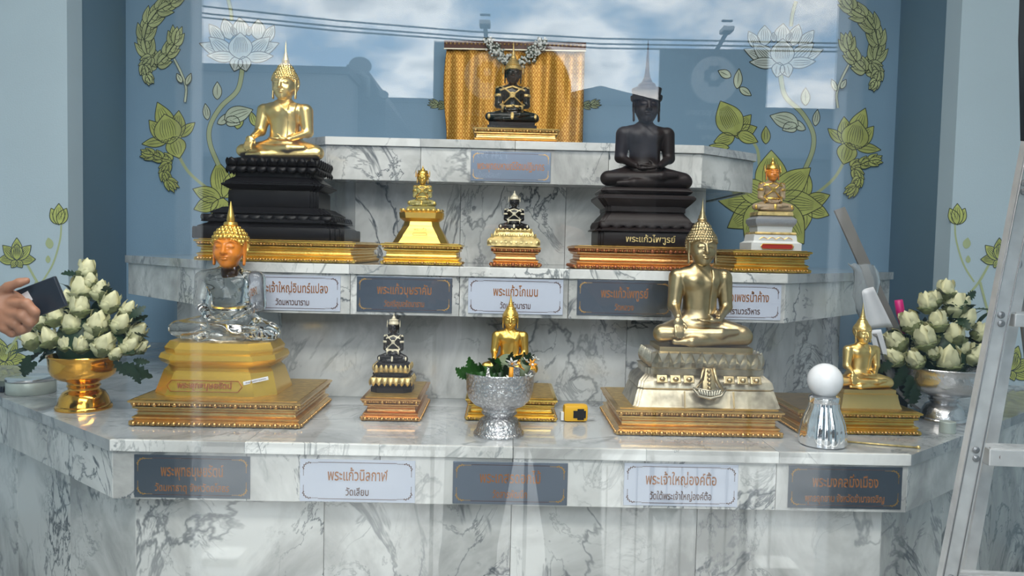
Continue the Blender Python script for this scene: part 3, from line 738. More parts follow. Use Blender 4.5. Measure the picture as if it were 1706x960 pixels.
def petal_row(w, d, n, h, out, facet=False, tilt=0., m='gold', parent=None, loc=(0, 0, 0), name='lotus_petal_band', up=True, cham=0., split=False, seg=1):
    """band of pointed lotus petals round the front and sides of a base"""
    bm = bmesh.new()
    def petal(c, ang, pw):
        R_ = Matrix.Rotation(ang, 3, 'Z'); pts = []
        K = 6; prof = []
        for i in range(K+1):
            s = i/K; half = pw/2*(1-max(0, s-.35)**2/.65**2)**.6 if s < 1 else 0
            if facet: half = pw/2*min(1, (1-s)*1.25)
            prof.append((s, half))
        rows = []
        for s, half in prof:
            zz = h*s if up else h*(1-s); yy = (-out*math.sin(PI*min(1, s*.9))-.25*out*s) if not facet else -out*(1-abs(s-.4)*1.1)
            row = [bm.verts.new(R_ @ Vector((x_*half, yy*(1-(1. if facet else .55)*abs(x_)), zz))+Vector(c)) for x_ in (-1, -.5, 0, .5, 1)]
            rows.append(row)
        for a, b in zip(rows, rows[1:]):
            for i in range(4): bm.faces.new((a[i], a[i+1], b[i+1], b[i]))
    ns = max(2, round(n*d/w)); pw = w/n
    for i in range(n): petal((-w/2+pw*(i+.5), -d/2, 0), 0, pw*.99)
    for s in (-1, 1):
        q = d/ns
        for i in range(ns): petal((s*w/2, -d/2+q*(i+.5), 0), s*PI/2, q*.99)
    bmesh.ops.remove_doubles(bm, verts=bm.verts[:], dist=1e-6)
    me = bm_me(bm, not facet); o = link(name, me, m, parent, loc); o['kind'] = 'stuff'
    md = o.modifiers.new('s', 'SOLIDIFY'); md.thickness = .0015
    return o
def base_obj(label, loc, name='statue_base', rz=0.):
    t = empty(name, loc, rz); return tag(t, label, 'statue base')
def pxw(px, Y): return px*Y/FPX

# A: clear glass statue, amber head, on golden base
Yc = pA.y-.015
bA = base_obj('yellow gold base with a framed red inscription and a white sticker', (at(377, 600, Yc).x, Yc, pA.z))
s = pxw(1, Yc-.1)
hb = .134
prof = [(-.0, 0), (.0, .004), (-.016, .060), (-.020, .064), (-.024, .070), (-.010, .082), (-.006, .092), (-.010, .104), (-.018, .108), (-.016, .118), (-.024, .130), (-.026, hb)]
link('plinth', molding_me(.315, .235, prof, cham=.045, ang=30), 'gold_paint', bA)
text('พระพุทธบุษยรัตน์', .021, (-.015, -.1135, .028), 'trim_red', bA, rot=(R(76), 0, 0), sx=.95, bold=.0005)
bm = bmesh.new()
fr = [(-.095, 0), (-.085, .014), (.085, .014), (.095, 0), (.085, -.014), (-.085, -.014)]
for i in range(6):
    a, b = fr[i], fr[(i+1) % 6]; add_tube(bm, [(a[0], 0, a[1]), (b[0], 0, b[1])], .0009, 5)
link('inscription_border', bm_me(bm), 'trim_red', bA, (-.015, -.1135, .027), (R(-14), 0, 0))
link('sticker', box_me((.062, .0006, .009)), 'paper', bA, (.112, -.104, .042), (R(-14), R(-12), R(14)))['label'] = 'white paper strip with small print'
text('พระพุทธบุษยรัตน์ วัดมหาธาตุ', .0055, (.112, -.1048, .042), 'dark_ink', bA, rot=(R(76), R(-12), R(14)), sx=.8)
wA = pxw(178, Yc)
statue('clear glass seated statue with glowing amber head and gold curls, on the yellow gold base', (at(377, 560, Yc).x, Yc+.02, pA.z+hb), wA, 'meditate', .86, 1.08, 'clear_glass', 'gold', 'cap', 'cone', headm='amber', fins=.80)

# B: black statue on two gold lotus tiers
Yc = pB.y-.02; x = at(655, 600, Yc).x
bB = base_obj('black base with two gold lotus petal tiers, on the small coppery plinth', (x, Yc, pB.z))
link('plinth', molding_me(.100, .085, [(.006, 0), (.006, .012), (0, .017), (.004, .02), (.002, .036), (-.006, .04), (-.006, .044), (.002, .046), (.002, .051), (-.006, .053), (-.002, .07), (-.008, .078)], cham=.02), 'black_lacquer', bB)
petal_row(.108, .092, 7, .024, .006, m='gold_carved', parent=bB, loc=(0, 0, .018), up=False)
petal_row(.092, .078, 7, .024, .006, m='gold_carved', parent=bB, loc=(0, 0, .052), up=True)
link('lotus_core', molding_me(.094, .078, [(.004, .018), (.007, .026), (.003, .04)], cham=.02), 'gold_carved', bB)
link('lotus_core', molding_me(.086, .070, [(0, .053), (.005, .062), (.001, .074)], cham=.02), 'gold_carved', bB)
statue('black seated statue with gold chest bands and pointed gold crown, on the double lotus base', (x, Yc, pB.z+.078), pxw(50, Yc), 'meditate', 1.22, 1.28, 'black_statue', 'crown_white', 'leaf', regalia='crown_white', fins=1.05)

# C: gold statue behind the bowl
Yc = pC.y-.01; x = at(849, 600, Yc).x
bC = base_obj('plain gold waisted base behind the engraved silver bowl', (x, Yc, pC.z))
link('plinth', molding_me(.125, .10, [(.004, 0), (.002, .012), (-.006, .02), (-.012, .03), (-.004, .04), (-.006, .05)], cham=.02), 'gold', bC)
wC = pxw(92, Yc)
statue('smooth gold seated statue rising behind the silver bowl of flowers', (x, Yc, pC.z+.05), wC, 'touch', 1.02, 1.02, 'gold', 'gold', 'smooth', 'flame', sash='gold')

# E: bronze statue
Yc = pE.y-.03; x = at(1165, 600, Yc).x
bE = base_obj('silvery bronze stepped base with faceted petal row and hanging cloth ornament', (x, Yc, pE.z))
u = pxw(1, Yc-.08)
link('plinth', molding_me(247*u, .20, [(.002, 0), (0, .002), (-.012, .040), (-.014, .042), (-.012, .046), (-.016, .062), (-.020, .066), (-.034, .078), (-.034, .094), (-.030, .096)], red=.006, nred=2), 'bronze_pale', bE)
link('lotus_core', molding_me(182*u, .145, [(0, .094), (.004, .098), (.004, .134), (-.004, .138)]), 'bronze_pale', bE)
petal_row(186*u, .157, 10, .040, .012, True, m='bronze_pale', parent=bE, loc=(0, 0, .099))
link('seat_slab', molding_me(158*u, .135, [(0, .138), (0, .150)]), 'bronze', bE)
bm = bmesh.new()
for i in range(8):
    x_ = (i-3.5)*.034
    if abs(x_) > .045: add_box(bm, (x_, -.103, .072), (.027, .006, .020), Matrix.Rotation(R(-28), 3, 'X'), .002); add_sphere(bm, (x_, -.107, .073), .006, 8, 5, (1.3, 1, 1))
for i in (-1, 1): add_box(bm, (i*.062, -.112, .022), (.0015, .012, .044), Matrix.Rotation(R(-16), 3, 'X'))
link('carved_panels', bm_me(bm), 'bronze', bE)['kind'] = 'stuff'
# cloth ornament at the front
bm = bmesh.new()
for i in range(9):
    a0 = (i-4)/4.5
    add_box(bm, (a0*.028, 0, .010+.004*abs(a0)**2), (.0055, .006, .014), Matrix.Rotation(a0*.5, 3, 'Y'), .001)
add_tube(bm, [(-.042, 0, .022), (-.028, -.001, .004), (0, -.002, -.003), (.028, -.001, .004), (.042, 0, .022)], .0035, 8)
add_tube(bm, [(-.042, 0, .023), (0, -.001, .016), (.042, 0, .023)], .003, 8)
link('fan_ornament', bm_me(bm, True), 'bronze_pale', bE, (0, -.117, .030), (R(-18), 0, 0))
bm = bmesh.new()
add_box(bm, (0, 0, 0), (.034, .006, .058), None, .002)
for s_ in (-1, 1):
    add_tube(bm, [(s_*.012, -.003, .03), (s_*.018, -.004, .0), (s_*.034, -.003, -.028)], .005, 6)
for i in range(5): add_sphere(bm, (0, -.005, .022-.011*i), .0055, 6, 4)
link('hanging_cloth', bm_me(bm, True), 'bronze', bE, (0, -.100, .072), (R(-16), 0, 0))
wE = pxw(163, Yc)
statue('bronze seated statue with curled hair, one hand over the knee, on the petal-row base', (x-.002, Yc+.0, pE.z+.150), wE, 'touch', 1.04, 1.06, 'bronze', 'bronze', 'curl', 'flame', sash='bronze', rz=R(3), fins=1.0)

# F: small gold statue
Yc = pF.y-.035; x = at(1436, 600, Yc).x
bF = base_obj('smooth gold slab base behind the chrome bulb lamp', (x+.004, Yc, pF.z))
link('plinth', molding_me(.150, .105, [(.006, 0), (.002, .01), (-.002, .03), (-.002, .036), (-.006, .038), (-.006, .048)]), 'gold_pale', bF)
statue('small bright gold seated statue beside the lotus bouquet and chrome lamp', (x, Yc, pF.z+.048), pxw(98, Yc), 'touch', .96, 1.02, 'gold_pale', 'gold_pale', 'smooth', 'flame', sash='gold_pale', rz=R(6), fins=1.15)

# G: big gold statue on black stepped base
Yc = 2.47; x = at(466, 330, Yc).x
bG = base_obj('tall black lacquered stepped base with wavy lotus top', (x+.004, Yc, pG.z))
u = pxw(1, Yc-.16)
def tiers(rows, d0, name, m, parent, red=.012, nred=3, full=None):
    for w_, z0, z1, fl in rows:
        k = w_/rows[0][0]
        dd = d0*k
        H = z1-z0
        if fl == 'flat': pr = [(0, 0), (.002, H*.1), (.002, H*.9), (0, H)]
        elif fl == 'bulge': pr = [(-.012, 0), (0, H*.3), (.004, H*.55), (0, H*.8), (-.008, H)]
        elif fl == 'slope': pr = [(.012, 0), (.012, H*.15), (.0, H*.55), (-.010, H*.8), (-.014, H)]
        else: pr = [(-.02, 0), (-.008, H*.3), (.006, H*.7), (.006, H*.85), (0, H)]
        link(name, molding_me(w_, dd, [(a, z0+b) for a, b in pr], red=red*k, nred=nred), m, parent)
rows = [(252*u, 0, .036, 'flat'), (226*u, .036, .052, 'slope'), (215*u, .052, .078, 'slope'), (190*u, .078, .098, 'slope'), (152*u, .098, .150, 'flat'), (168*u, .150, .172, 'flare'), (150*u, .172, .196, 'slope'), (132*u, .190, .205, 'flat'), (150*u, .205, .248, 'bulge')]
tiers(rows, .33, 'base_tier', 'black_lacquer', bG)
petal_row(152*u, .20, 9, .026, .008, m='black_lacquer', parent=bG, loc=(0, 0, .222)); petal_row(152*u, .20, 9, .022, .008, m='black_lacquer', parent=bG, loc=(0, 0, .200), up=False)
petal_row(218*u, .285, 11, .020, .007, m='black_lacquer', parent=bG, loc=(0, 0, .054), up=False)
wG = pxw(141, Yc)
statue('large gold seated statue on the tall black base, one hand over the knee', (x+.012, Yc, pG.z+.248), wG, 'touch', .90, 1.03, 'gold_pale', 'gold_pale', 'curl', 'flame', sash='gold_pale', rz=R(-5), fins=1.1)

# H: yellow glass statue
Yc = 2.345; x = at(703, 370, Yc).x
bH = base_obj('flared gold bell-shaped base with a small inscription frame', (x, Yc, pH.z))
link('plinth', molding_me(.155, .115, [(.004, 0), (-.006, .018), (-.007, .022), (-.022, .048), (-.024, .052), (-.026, .064), (-.014, .074), (-.012, .090), (-.018, .096)], cham=.02), 'gold', bH)
petal_row(.118, .080, 8, .010, .004, m='gold', parent=bH, loc=(0, 0, .092), up=True)
text('พระแก้ว', .012, (0, -.052, .040), 'trim_red', bH, rot=(R(62), 0, 0), sx=1)
bm = bmesh.new()
for i in range(6):
    a, b = fr[i], fr[(i+1) % 6]; add_tube(bm, [(a[0]*.22, 0, a[1]*.3), (b[0]*.22, 0, b[1]*.3)], .0006, 4)
link('inscription_border', bm_me(bm), 'trim_red', bH, (0, -.0565, .026), (R(-30), 0, 0))
link('seat_slab', molding_me(.088, .06, [(0, 0), (0, .008), (-.006, .014)]), 'yellow_glass', bH, (0, 0, .096))
statue('little yellow glass seated statue with leafy gold crown', (x, Yc, pH.z+.110), pxw(47, Yc), 'meditate', 1.0, 1.45, 'yellow_glass', 'gold', 'leaf', headm='gold', fins=.75, regalia='gold')

# I: little black statue
Yc = 2.36; x = at(856, 380, Yc).x
bI = base_obj('carved gold stepped base under the little black statue', (x, Yc, pI.z))
link('plinth', molding_me(.150, .10, [(.004, 0), (.004, .018), (-.004, .026), (-.014, .032), (-.018, .044), (-.022, .050)], red=.006, nred=2), 'gold_carved', bI)
petal_row(.128, .082, 9, .016, .004, m='gold_carved', parent=bI, loc=(0, 0, .022)); petal_row(.150, .102, 10, .014, .004, m='gold_carved', parent=bI, loc=(0, 0, .004), up=False)
petal_row(.105, .066, 8, .012, .003, m='gold_carved', parent=bI, loc=(0, 0, .042))
statue('little black seated statue with gold bands and pale pointed crown, on carved gold base', (x, Yc, pI.z+.050), pxw(50, Yc), 'meditate', .93, 1.12, 'black_statue', 'crown_white', 'leaf', regalia='crown_white', fins=.95)

# J: large dark statue
Yc = 2.35; x = at(1071, 380, Yc).x
bJ = base_obj('dark brown waisted base with handwritten pale lettering', (x-.006, Yc, pJ.z))
u = pxw(1, Yc-.09)
rows = [(158*u, 0, .044, 'flat'), (158*u, .044, .064, 'slope'), (146*u, .060, .104, 'slope'), (132*u, .10, .118, 'flat'), (158*u, .112, .150, 'flare'), (150*u, .150, .172, 'bulge')]
tiers(rows, .19, 'base_tier', 'dark_wood', bJ, red=.008, nred=2)
petal_row(158*u, .19, 8, .026, .006, m='dark_wood', parent=bJ, loc=(0, 0, .046), up=False)
text('พระแก้วไพฑูรย์', .026, (.012, -.098, .021), 'gold_carved', bJ, sx=.95, bold=.0002)
statue('large dark brown seated statue with tall crown, hands folded in lap', (x, Yc, pJ.z+.172), pxw(147, Yc), 'meditate', .95, 1.08, 'dark_wood', 'dark_wood', 'tall', fins=.95)

# K: crystal statue
Yc = 2.38; x = at(1283, 400, Yc).x
bK = base_obj('white stepped base with silver band and red cartouche', (x, Yc, pK.z))
u = pxw(1, Yc-.05)
link('plinth', molding_me(82*u, .11, [(.002, 0), (.002, .022), (-.004, .025), (-.008, .028), (-.010, .046), (-.012, .048)]), 'white_paint', bK)
link('gold_band', molding_me(66*u, .088, [(.002, .048), (.004, .051), (.002, .055)]), 'gold_carved', bK)
link('plinth', molding_me(62*u, .082, [(-.004, .055), (-.002, .072), (.002, .074)]), 'white_paint', bK)
link('silver_band', molding_me(60*u, .08, [(.002, .074), (.008, .084), (.008, .094), (-.004, .104)]), 'silver_grey', bK)
link('gold_collar', molding_me(56*u, .074, [(0, .104), (.004, .106), (.002, .116), (-.004, .118)]), 'gold_carved', bK)
bm = bmesh.new(); pts = [(a[0]*.50, a[1]*.50) for a in fr]; add_prism(bm, pts, 0, .002)
link('red_cartouche', bm_me(bm), 'red_enamel', bK, (.002, -.0565, .0115), (R(90), 0, 0))
bm = bmesh.new()
for i in range(6):
    a, b = fr[i], fr[(i+1) % 6]; add_tube(bm, [(a[0]*.52, 0, a[1]*.54), (b[0]*.52, 0, b[1]*.54)], .0011, 5)
link('cartouche_border', bm_me(bm), 'gold', bK, (.002, -.059, .0115))
bm = bmesh.new(); add_tube(bm, [(-.05+.005*i, 0, .006*abs(math.sin(i*PI/5))) for i in range(21)], .0011, 5)
link('scroll_line', bm_me(bm), 'gold', bK, (0, -.050, .033))
statue('crystal and gold seated statue on the white stepped base before the painted lotus', (x, Yc, pK.z+.118), pxw(68, Yc), 'meditate', .96, 1.15, 'pink_crystal', 'gold', 'leaf', headm='amber', regalia='gold', fins=.9)

# L: top crowned statue
Yc = 2.755; x = at(853, 200, Yc).x
bL = base_obj('low black slab base under the crowned statue on the top ledge', (x, Yc, pL.z))
link('plinth', molding_me(.166, .115, [(.002, 0), (.002, .012), (-.006, .014), (-.006, .024), (-.002, .026)]), 'black_lacquer', bL)
statue('dark green-black crowned statue with gold jewellery before the brocade cloth', (x, Yc, pL.z+.026), pxw(86, Yc), 'meditate', .95, 1.15, 'emerald_dark', 'gold_leaf', 'crown', regalia='gold_leaf', fins=.92)

# ------------------------------------------------------------------ brocade cloth, valance, garlands
yC = 3.44
a = at(742, 80, yC); b = at(974, 84, yC); zb = Z3+.002
bm = bmesh.new(); nx, nz = 60, 14; grid = []
for j in range(nz+1):
    f_ = j/nz; row = []
    for i in range(nx+1):
        t_ = i/nx; z = (a.z+(b.z-a.z)*t_)*(1-f_)+zb*f_
        edge = (-.012*math.sin(f_*5)+.006) if i == 0 else 0
        row.append(bm.verts.new((a.x+(b.x-a.x)*t_+edge, yC+.010*math.sin(t_*23+f_*2)*(.4+f_)+.004*math.sin(t_*57), z)))
    grid.append(row)
for j in range(nz):
    for i in range(nx): bm.faces.new((grid[j][i], grid[j][i+1], grid[j+1][i+1], grid[j+1][i]))
o = link('brocade_cloth', bm_me(bm, True), 'gold_brocade'); tag(o, 'gold patterned brocade cloth hanging behind the top crowned statue', 'cloth')
md = o.modifiers.new('s', 'SOLIDIFY'); md.thickness = .003
vt = empty('cloth_valance', ((a.x+b.x)/2, yC, a.z)); tag(vt, 'dark red valance board with gold band above the brocade cloth', 'valance')
link('board', box_me((b.x-a.x+.01, .02, .036), .002), 'valance', vt, (0, 0, .016), (0, math.atan2(a.z-b.z, b.x-a.x), 0))
bm = bmesh.new()
for i in range(34): add_sphere(bm, (-(b.x-a.x)/2+.018*i+.006, 0, 0), .005, 6, 4)
link('stud_row', bm_me(bm), 'valance_gold', vt, (0, -.011, .02), (0, math.atan2(a.z-b.z, b.x-a.x), 0))
link('gold_band', box_me((b.x-a.x+.01, .004, .005)), 'crown_white', vt, (0, -.012, -.003), (0, math.atan2(a.z-b.z, b.x-a.x), 0))
random.seed(5)
for nm, p0, p1, p2, lab in (('a', (812, 68), (830, 92), (856, 106), 'white flower garland sweeping down from the left above the crowned statue'),
                            ('b', (905, 66), (890, 90), (866, 106), 'white flower garland sweeping down from the right above the crowned statue')):
    gt = empty('flower_garland', at(*p0, yC-.04)); tag(gt, lab, 'garland', 'garlands above the crowned statue')
    bm = bmesh.new(); bm2 = bmesh.new()
    for i in range(110):
        t_ = random.random(); q = [(1-t_)**2*p0[k]+2*t_*(1-t_)*p1[k]+t_*t_*p2[k] for k in (0, 1)]
        q[0] += random.uniform(-10, 10); q[1] += random.uniform(-7, 7)
        p = at(q[0], q[1], yC-.03+random.uniform(-.015, .01))-gt.location
        add_sphere(bm, p, random.uniform(.0035, .0065), 6, 4)
        if i % 3 == 0: add_box(bm2, p+Vector((0, .006, 0)), (.012, .002, .02), Matrix.Rotation(random.uniform(0, 3), 3, 'Y'))
    o = link('blossoms', bm_me(bm, True), 'petal_white', gt); o['kind'] = 'stuff'
    o = link('sprigs', bm_me(bm2), 'leaf_dark', gt); o['kind'] = 'stuff'

# ------------------------------------------------------------------ painted lotus murals
class Paint:
    """collects flat painted shapes on a wall plane y = Y (pixels of the photograph give the outline)"""
    def __init__(s, Y): s.Y = Y; s.k = 0; s.fill = {}; s.line = {}
    def P(s, x, y, lift): return at(x, y, s.Y-lift)
    def poly(s, pts, m):
        s.k += 1; lift = .0006+.00012*s.k
        bm = s.fill.setdefault(m, bmesh.new()); c = [sum(p[i] for p in pts)/len(pts) for i in (0, 1)]
        vc = bm.verts.new(s.P(*c, lift)); vs = [bm.verts.new(s.P(*p, lift)) for p in pts]
        for i in range(len(vs)): bm.faces.new((vc, vs[i], vs[(i+1) % len(vs)]))
    def stroke(s, pts, w, m, taper=True):
        bm = s.line.setdefault(m, bmesh.new()); lift = .0008+.00012*s.k; L, Rr = [], []
        n = len(pts)
        for i, p in enumerate(pts):
            q0, q1 = pts[max(0, i-1)], pts[min(n-1, i+1)]; dx, dy = q1[0]-q0[0], q1[1]-q0[1]; l = math.hypot(dx, dy) or 1
            ww = w/2*((.35+.65*math.sin(PI*(i+.5)/n)) if taper else 1)
            L.append(bm.verts.new(s.P(p[0]-dy/l*ww, p[1]+dx/l*ww, lift))); Rr.append(bm.verts.new(s.P(p[0]+dy/l*ww, p[1]-dx/l*ww, lift)))
        for i in range(n-1): bm.faces.new((L[i], L[i+1], Rr[i+1], Rr[i]))
    def petal(s, bx, by, ang, ln, wd, m, lm, veins=3, bend=0., lw=1.3):
        ca, sa = math.cos(ang), math.sin(ang)
        def T(u, v):
            v = v+bend*ln*u*u; return (bx+ca*u*ln-sa*v, by+sa*u*ln+ca*v)
        def wd_(u): return wd/2*(math.sin(PI*min(1, u)**.85))**.8*(1 if u < .6 else 1-.35*((u-.6)/.4)**2)
        us = [i/12 for i in range(13)]
        up = [T(u, wd_(u)) for u in us]; dn = [T(u, -wd_(u)) for u in us]
        s.poly(up+dn[-2:0:-1], m); s.stroke(up, lw, lm, False); s.stroke(dn, lw, lm, False)
        for k in range(veins):
            f = (k-(veins-1)/2)/max(1, veins)*1.3
            s.stroke([T(u, wd_(u)*f) for u in (.25, .4, .55, .7, .82)], lw*.7, lm)
    def lotus(s, cx, cy, r, ang, m, lm, n=7, spread=2.3, core=True):
        """ang: direction the flower points, in radians with y down"""
        bx, by = cx-math.cos(ang)*r*.45, cy-math.sin(ang)*r*.45
        order = sorted(range(n), key=lambda i: -abs(i-(n-1)/2))
        for i in order:
            f = (i-(n-1)/2)/((n-1)/2)
            s.petal(bx, by, ang+f*spread/2, r*(1.45-.25*abs(f)), r*.72, m, lm, 4, bend=.12*f)
        if core:
            s.petal(bx, by, ang, r*1.05, r*.85, m, lm, 5)
            for f in (-1, 1): s.petal(bx, by, ang+f*2.5, r*.6, r*.45, m, lm, 3)
    def kanok(s, pts, w, m, lm):
        n = len(pts)
        for i in range(n-1):
            p, q = pts[i], pts[i+1]; a = math.atan2(q[1]-p[1], q[0]-p[0]); l = math.hypot(q[0]-p[0], q[1]-p[1])
            for sd in (-1, 1):
                s.petal(p[0], p[1], a+sd*1.0, l*1.05, w*.42, m, lm, 1, bend=-.45*sd, lw=1.)
                s.petal(p[0]+(q[0]-p[0])*.4, p[1]+(q[1]-p[1])*.4, a+sd*.75, l*1.0, w*.34, m, lm, 1, bend=-.45*sd, lw=1.)
            s.petal(p[0], p[1], a, l*1.35, w*.42, m, lm, 1, lw=1.)
        s.stroke(pts, w*.05, lm)
    def stem(s, pts, w, m, lm=None):
        # smooth
        P = []
        for i in range(len(pts)-1):
            p0, p1, p2, p3 = pts[max(0, i-1)], pts[i], pts[i+1], pts[min(len(pts)-1, i+2)]
            for k in range(6):
                t = k/6; P.append([.5*((2*p1[j])+(-p0[j]+p2[j])*t+(2*p0[j]-5*p1[j]+4*p2[j]-p3[j])*t*t+(-p0[j]+3*p1[j]-3*p2[j]+p3[j])*t**3) for j in (0, 1)])
        P.append(pts[-1]); s.k += 1
        if lm: s.stroke(P, w+1.6, lm, False); s.k += 1
        s.stroke(P, w, m, False)
    def finish(s, name, wall, label):
        first = None
        for m, bm in s.fill.items():
            o = link(name, bm_me(bm), m); o.parent = first or wall; o.matrix_parent_inverse = Matrix.Identity(4)
            wl = wall.location
            if first is None: o.location = -wl; first = o; o['label'] = label
            else: o.location = (0, 0, 0); o.name = 'paint_fill'
        for m, bm in s.line.items():
            o = link('paint_line', bm_me(bm), m); o.parent = first or wall
            if first is None: o.location = -wall.location; first = o
U = -PI/2
def side_mural(mx):
    """mx maps the left-hand mural to the right-hand one"""
    X = (lambda x: x) if mx == 1 else (lambda x: 1704-x)
    oy = 0 if mx == 1 else 10
    A = (lambda a: a) if mx == 1 else (lambda a: PI-a)
    G_, LN, PW_, WL = 'mural_green', 'mural_line', 'mural_pale', 'mural_white'
    p = Paint(YW)
    pt = lambda x, y: (X(x), y+oy)
    # kanok sprays
    p.kanok([pt(*q) for q in ((262, 112), (246, 92), (240, 66), (246, 40), (262, 18), (284, 6), (298, -12))], 34, 'mural_light', LN)
    p.kanok([pt(*q) for q in ((262, 108), (278, 92), (290, 74), (294, 52))], 34, 'mural_light', LN)
    p.kanok([pt(*q) for q in ((252, 95), (240, 108), (244, 124), (250, 136))], 26, 'mural_light', LN)
    p.kanok([pt(*q) for q in ((286, 268), (270, 264), (256, 258), (240, 256))], 26, G_, LN)
    p.kanok([pt(*q) for q in ((280, 272), (272, 286), (278, 300), (290, 312))], 22, G_, LN)
    p.stem([pt(290, 98), pt(302, 122), pt(310, 146), (X(308), 170+oy)], 3, PW_, LN)
    p.petal(*pt(303, 138), A(U-.5), 18, 9, PW_, LN, 1); p.petal(*pt(310, 142), A(U+.4), 22, 9, PW_, LN, 1)
    p.finish('painted_flame_leaf_spray', wall_back, 'green flame-like leaf scrolls painted on the blue wall')
    p = Paint(YW)
    p.stem([pt(404, 112), pt(396, 150), pt(368, 178), pt(350, 210), pt(350, 240), pt(364, 275)], 7, 'mural_stem', 'mural_line_grey')
    p.stem([pt(386, 34), pt(384, 15), pt(378, -8)], 5, 'mural_stem', 'mural_line_grey')
    p.petal(*pt(362, 166), A(U), 30, 15, PW_, LN, 1); p.petal(*pt(346, 200), A(U-.15), 28, 12, PW_, LN, 2)
    p.petal(*pt(362, 206), A(-.45), 30, 14, PW_, LN, 1, bend=-.2*mx); p.petal(*pt(378, 196), A(.75), 24, 20, PW_, LN, 1, bend=-.3*mx); p.petal(*pt(374, 200), A(-.5), 50, 28, PW_, LN, 3, bend=.15*mx)
    def seg(x0, y0, x1, y1, w, m, lm, v=3, b=0.):
        a_, b_ = pt(x0, y0), pt(x1, y1); p.petal(a_[0], a_[1], math.atan2(b_[1]-a_[1], b_[0]-a_[0]), math.hypot(b_[0]-a_[0], b_[1]-a_[1]), w, m, lm, v, bend=b*mx)
    for q in ((372, 72, 348, 40, 20), (384, 66, 373, 30, 22), (430, 66, 430, 32, 24), (440, 72, 457, 42, 18), (402, 64, 399, 29, 27), (392, 60, 386, 44, 10), (414, 60, 416, 44, 10)): seg(*q, WL, 'mural_line', 4)
    seg(392, 98, 337, 64, 26, WL, 'mural_line', 4, -.15); seg(408, 98, 460, 64, 26, WL, 'mural_line', 4, .15)
    seg(388, 98, 352, 58, 26, WL, 'mural_line', 4, -.1); seg(412, 98, 446, 58, 26, WL, 'mural_line', 5, .1)
    seg(394, 94, 345, 98, 19, WL, 'mural_line', 3, .12); seg(408, 94, 455, 99, 19, WL, 'mural_line', 3, -.12)
    seg(397, 94, 390, 119, 22, WL, 'mural_line', 2); seg(405, 94, 410, 119, 22, WL, 'mural_line', 2)
    seg(401, 99, 400, 54, 40, WL, 'mural_line', 9)
    p.finish('painted_white_lotus', wall_back, 'large white outlined lotus on a curving stem, painted')
    p = Paint(YW)
    p.stem([pt(296, 256), pt(312, 284), pt(334, 305), pt(356, 320)], 5, 'mural_stem')
    for q in ((287, 230, 262, 170, 32, 4), (294, 232, 298, 184, 26, 4), (298, 228, 325, 204, 17, 2), (278, 236, 248, 200, 24, 3), (280, 234, 236, 240, 17, 2), (288, 228, 299, 264, 34, 4), (284, 240, 274, 190, 46, 7)):
        a_, b_ = pt(*q[:2]), pt(*q[2:4]); p.petal(a_[0], a_[1], math.atan2(b_[1]-a_[1], b_[0]-a_[0]), math.hypot(b_[0]-a_[0], b_[1]-a_[1]), q[4], G_, LN, q[5])
    for k_ in range(6): q_ = pt(268+k_*6, 236-k_*1.6); p.petal(q_[0], q_[1], A(0), 5, 4.5, G_, LN, 0, lw=.9)
    p.finish('painted_green_lotus', wall_back, 'green lotus with dark veins painted on the blue wall')
    p = Paint(YW)
    bx, by = pt(372, 330)
    p.petal(bx, by, A(U-.15), 62, 34, G_, LN, 5); p.petal(bx, by, A(U+.6), 62, 32, G_, LN, 5); p.petal(bx-mx*4, by+2, A(PI+.35), 50, 26, G_, LN, 4)
    p.petal(bx-mx*8, by+4, A(PI-.35), 44, 26, G_, LN, 4); p.petal(bx, by, A(PI/2+.2), 45, 34, G_, LN, 4)
    if mx == 1: p.petal(395, 215, U+.2, 28, 16, G_, LN, 2); p.petal(425, 210, U-.3, 26, 12, G_, LN, 2)
    p.finish('painted_green_lotus', wall_back, 'open green lotus painted low on the wall behind the statues')
side_mural(1); side_mural(-1)
p = Paint(YW)       # extra flowers of the right side
G_, LN = 'mural_green', 'mural_line'
p.stem([(1248, 228), (1262, 250), (1266, 285), (1275, 320), (1300, 350)], 5, 'mural_stem')
p.petal(1222, 226, -.35, 42, 24, G_, LN, 4); p.petal(1222, 226, U+.7, 46, 24, G_, LN, 4); p.petal(1224, 228, PI-.25, 36, 22, G_, LN, 4); p.petal(1228, 226, U-.45, 64, 46, G_, LN, 9); p.petal(1228, 222, .4, 38, 20, G_, LN, 3)
p.petal(1276, 240, U, 30, 15, G_, LN, 2); p.petal(1218, 128, -2.7, 24, 14, 'mural_pale', LN, 1); p.petal(1228, 148, U+.1, 34, 14, 'mural_pale', LN, 1); p.petal(1232, 146, .6, 24, 12, 'mural_pale', LN, 1)
p.petal(1215, 246, PI+.1, 34, 12, G_, LN, 2)
p.petal(1285, 332, U, 82, 54, G_, LN, 7)
for an, ln, wd in ((.1, 86, 44), (-.7, 86, 44), (PI, 88, 50), (PI-.55, 86, 46), (PI/2, 80, 60), (PI/2-.65, 90, 56), (PI/2+.6, 78, 52), (PI+.5, 70, 40)):
    p.petal(1285, 335, an, ln, wd, G_, LN, 6)
p.finish('painted_lotus_cluster', wall_back, 'broad green lotus leaves and buds painted at the right of the alcove')
p = Paint(YW)
for x0, s in ((742, -1), (972, 1)):
    p.kanok([(x0, 176), (x0+s*12, 175), (x0+s*24, 172)], 12, 'mural_stem', LN)
p.finish('painted_flame_leaf_spray', wall_back, 'small painted leaf tips poking out beside the brocade cloth')
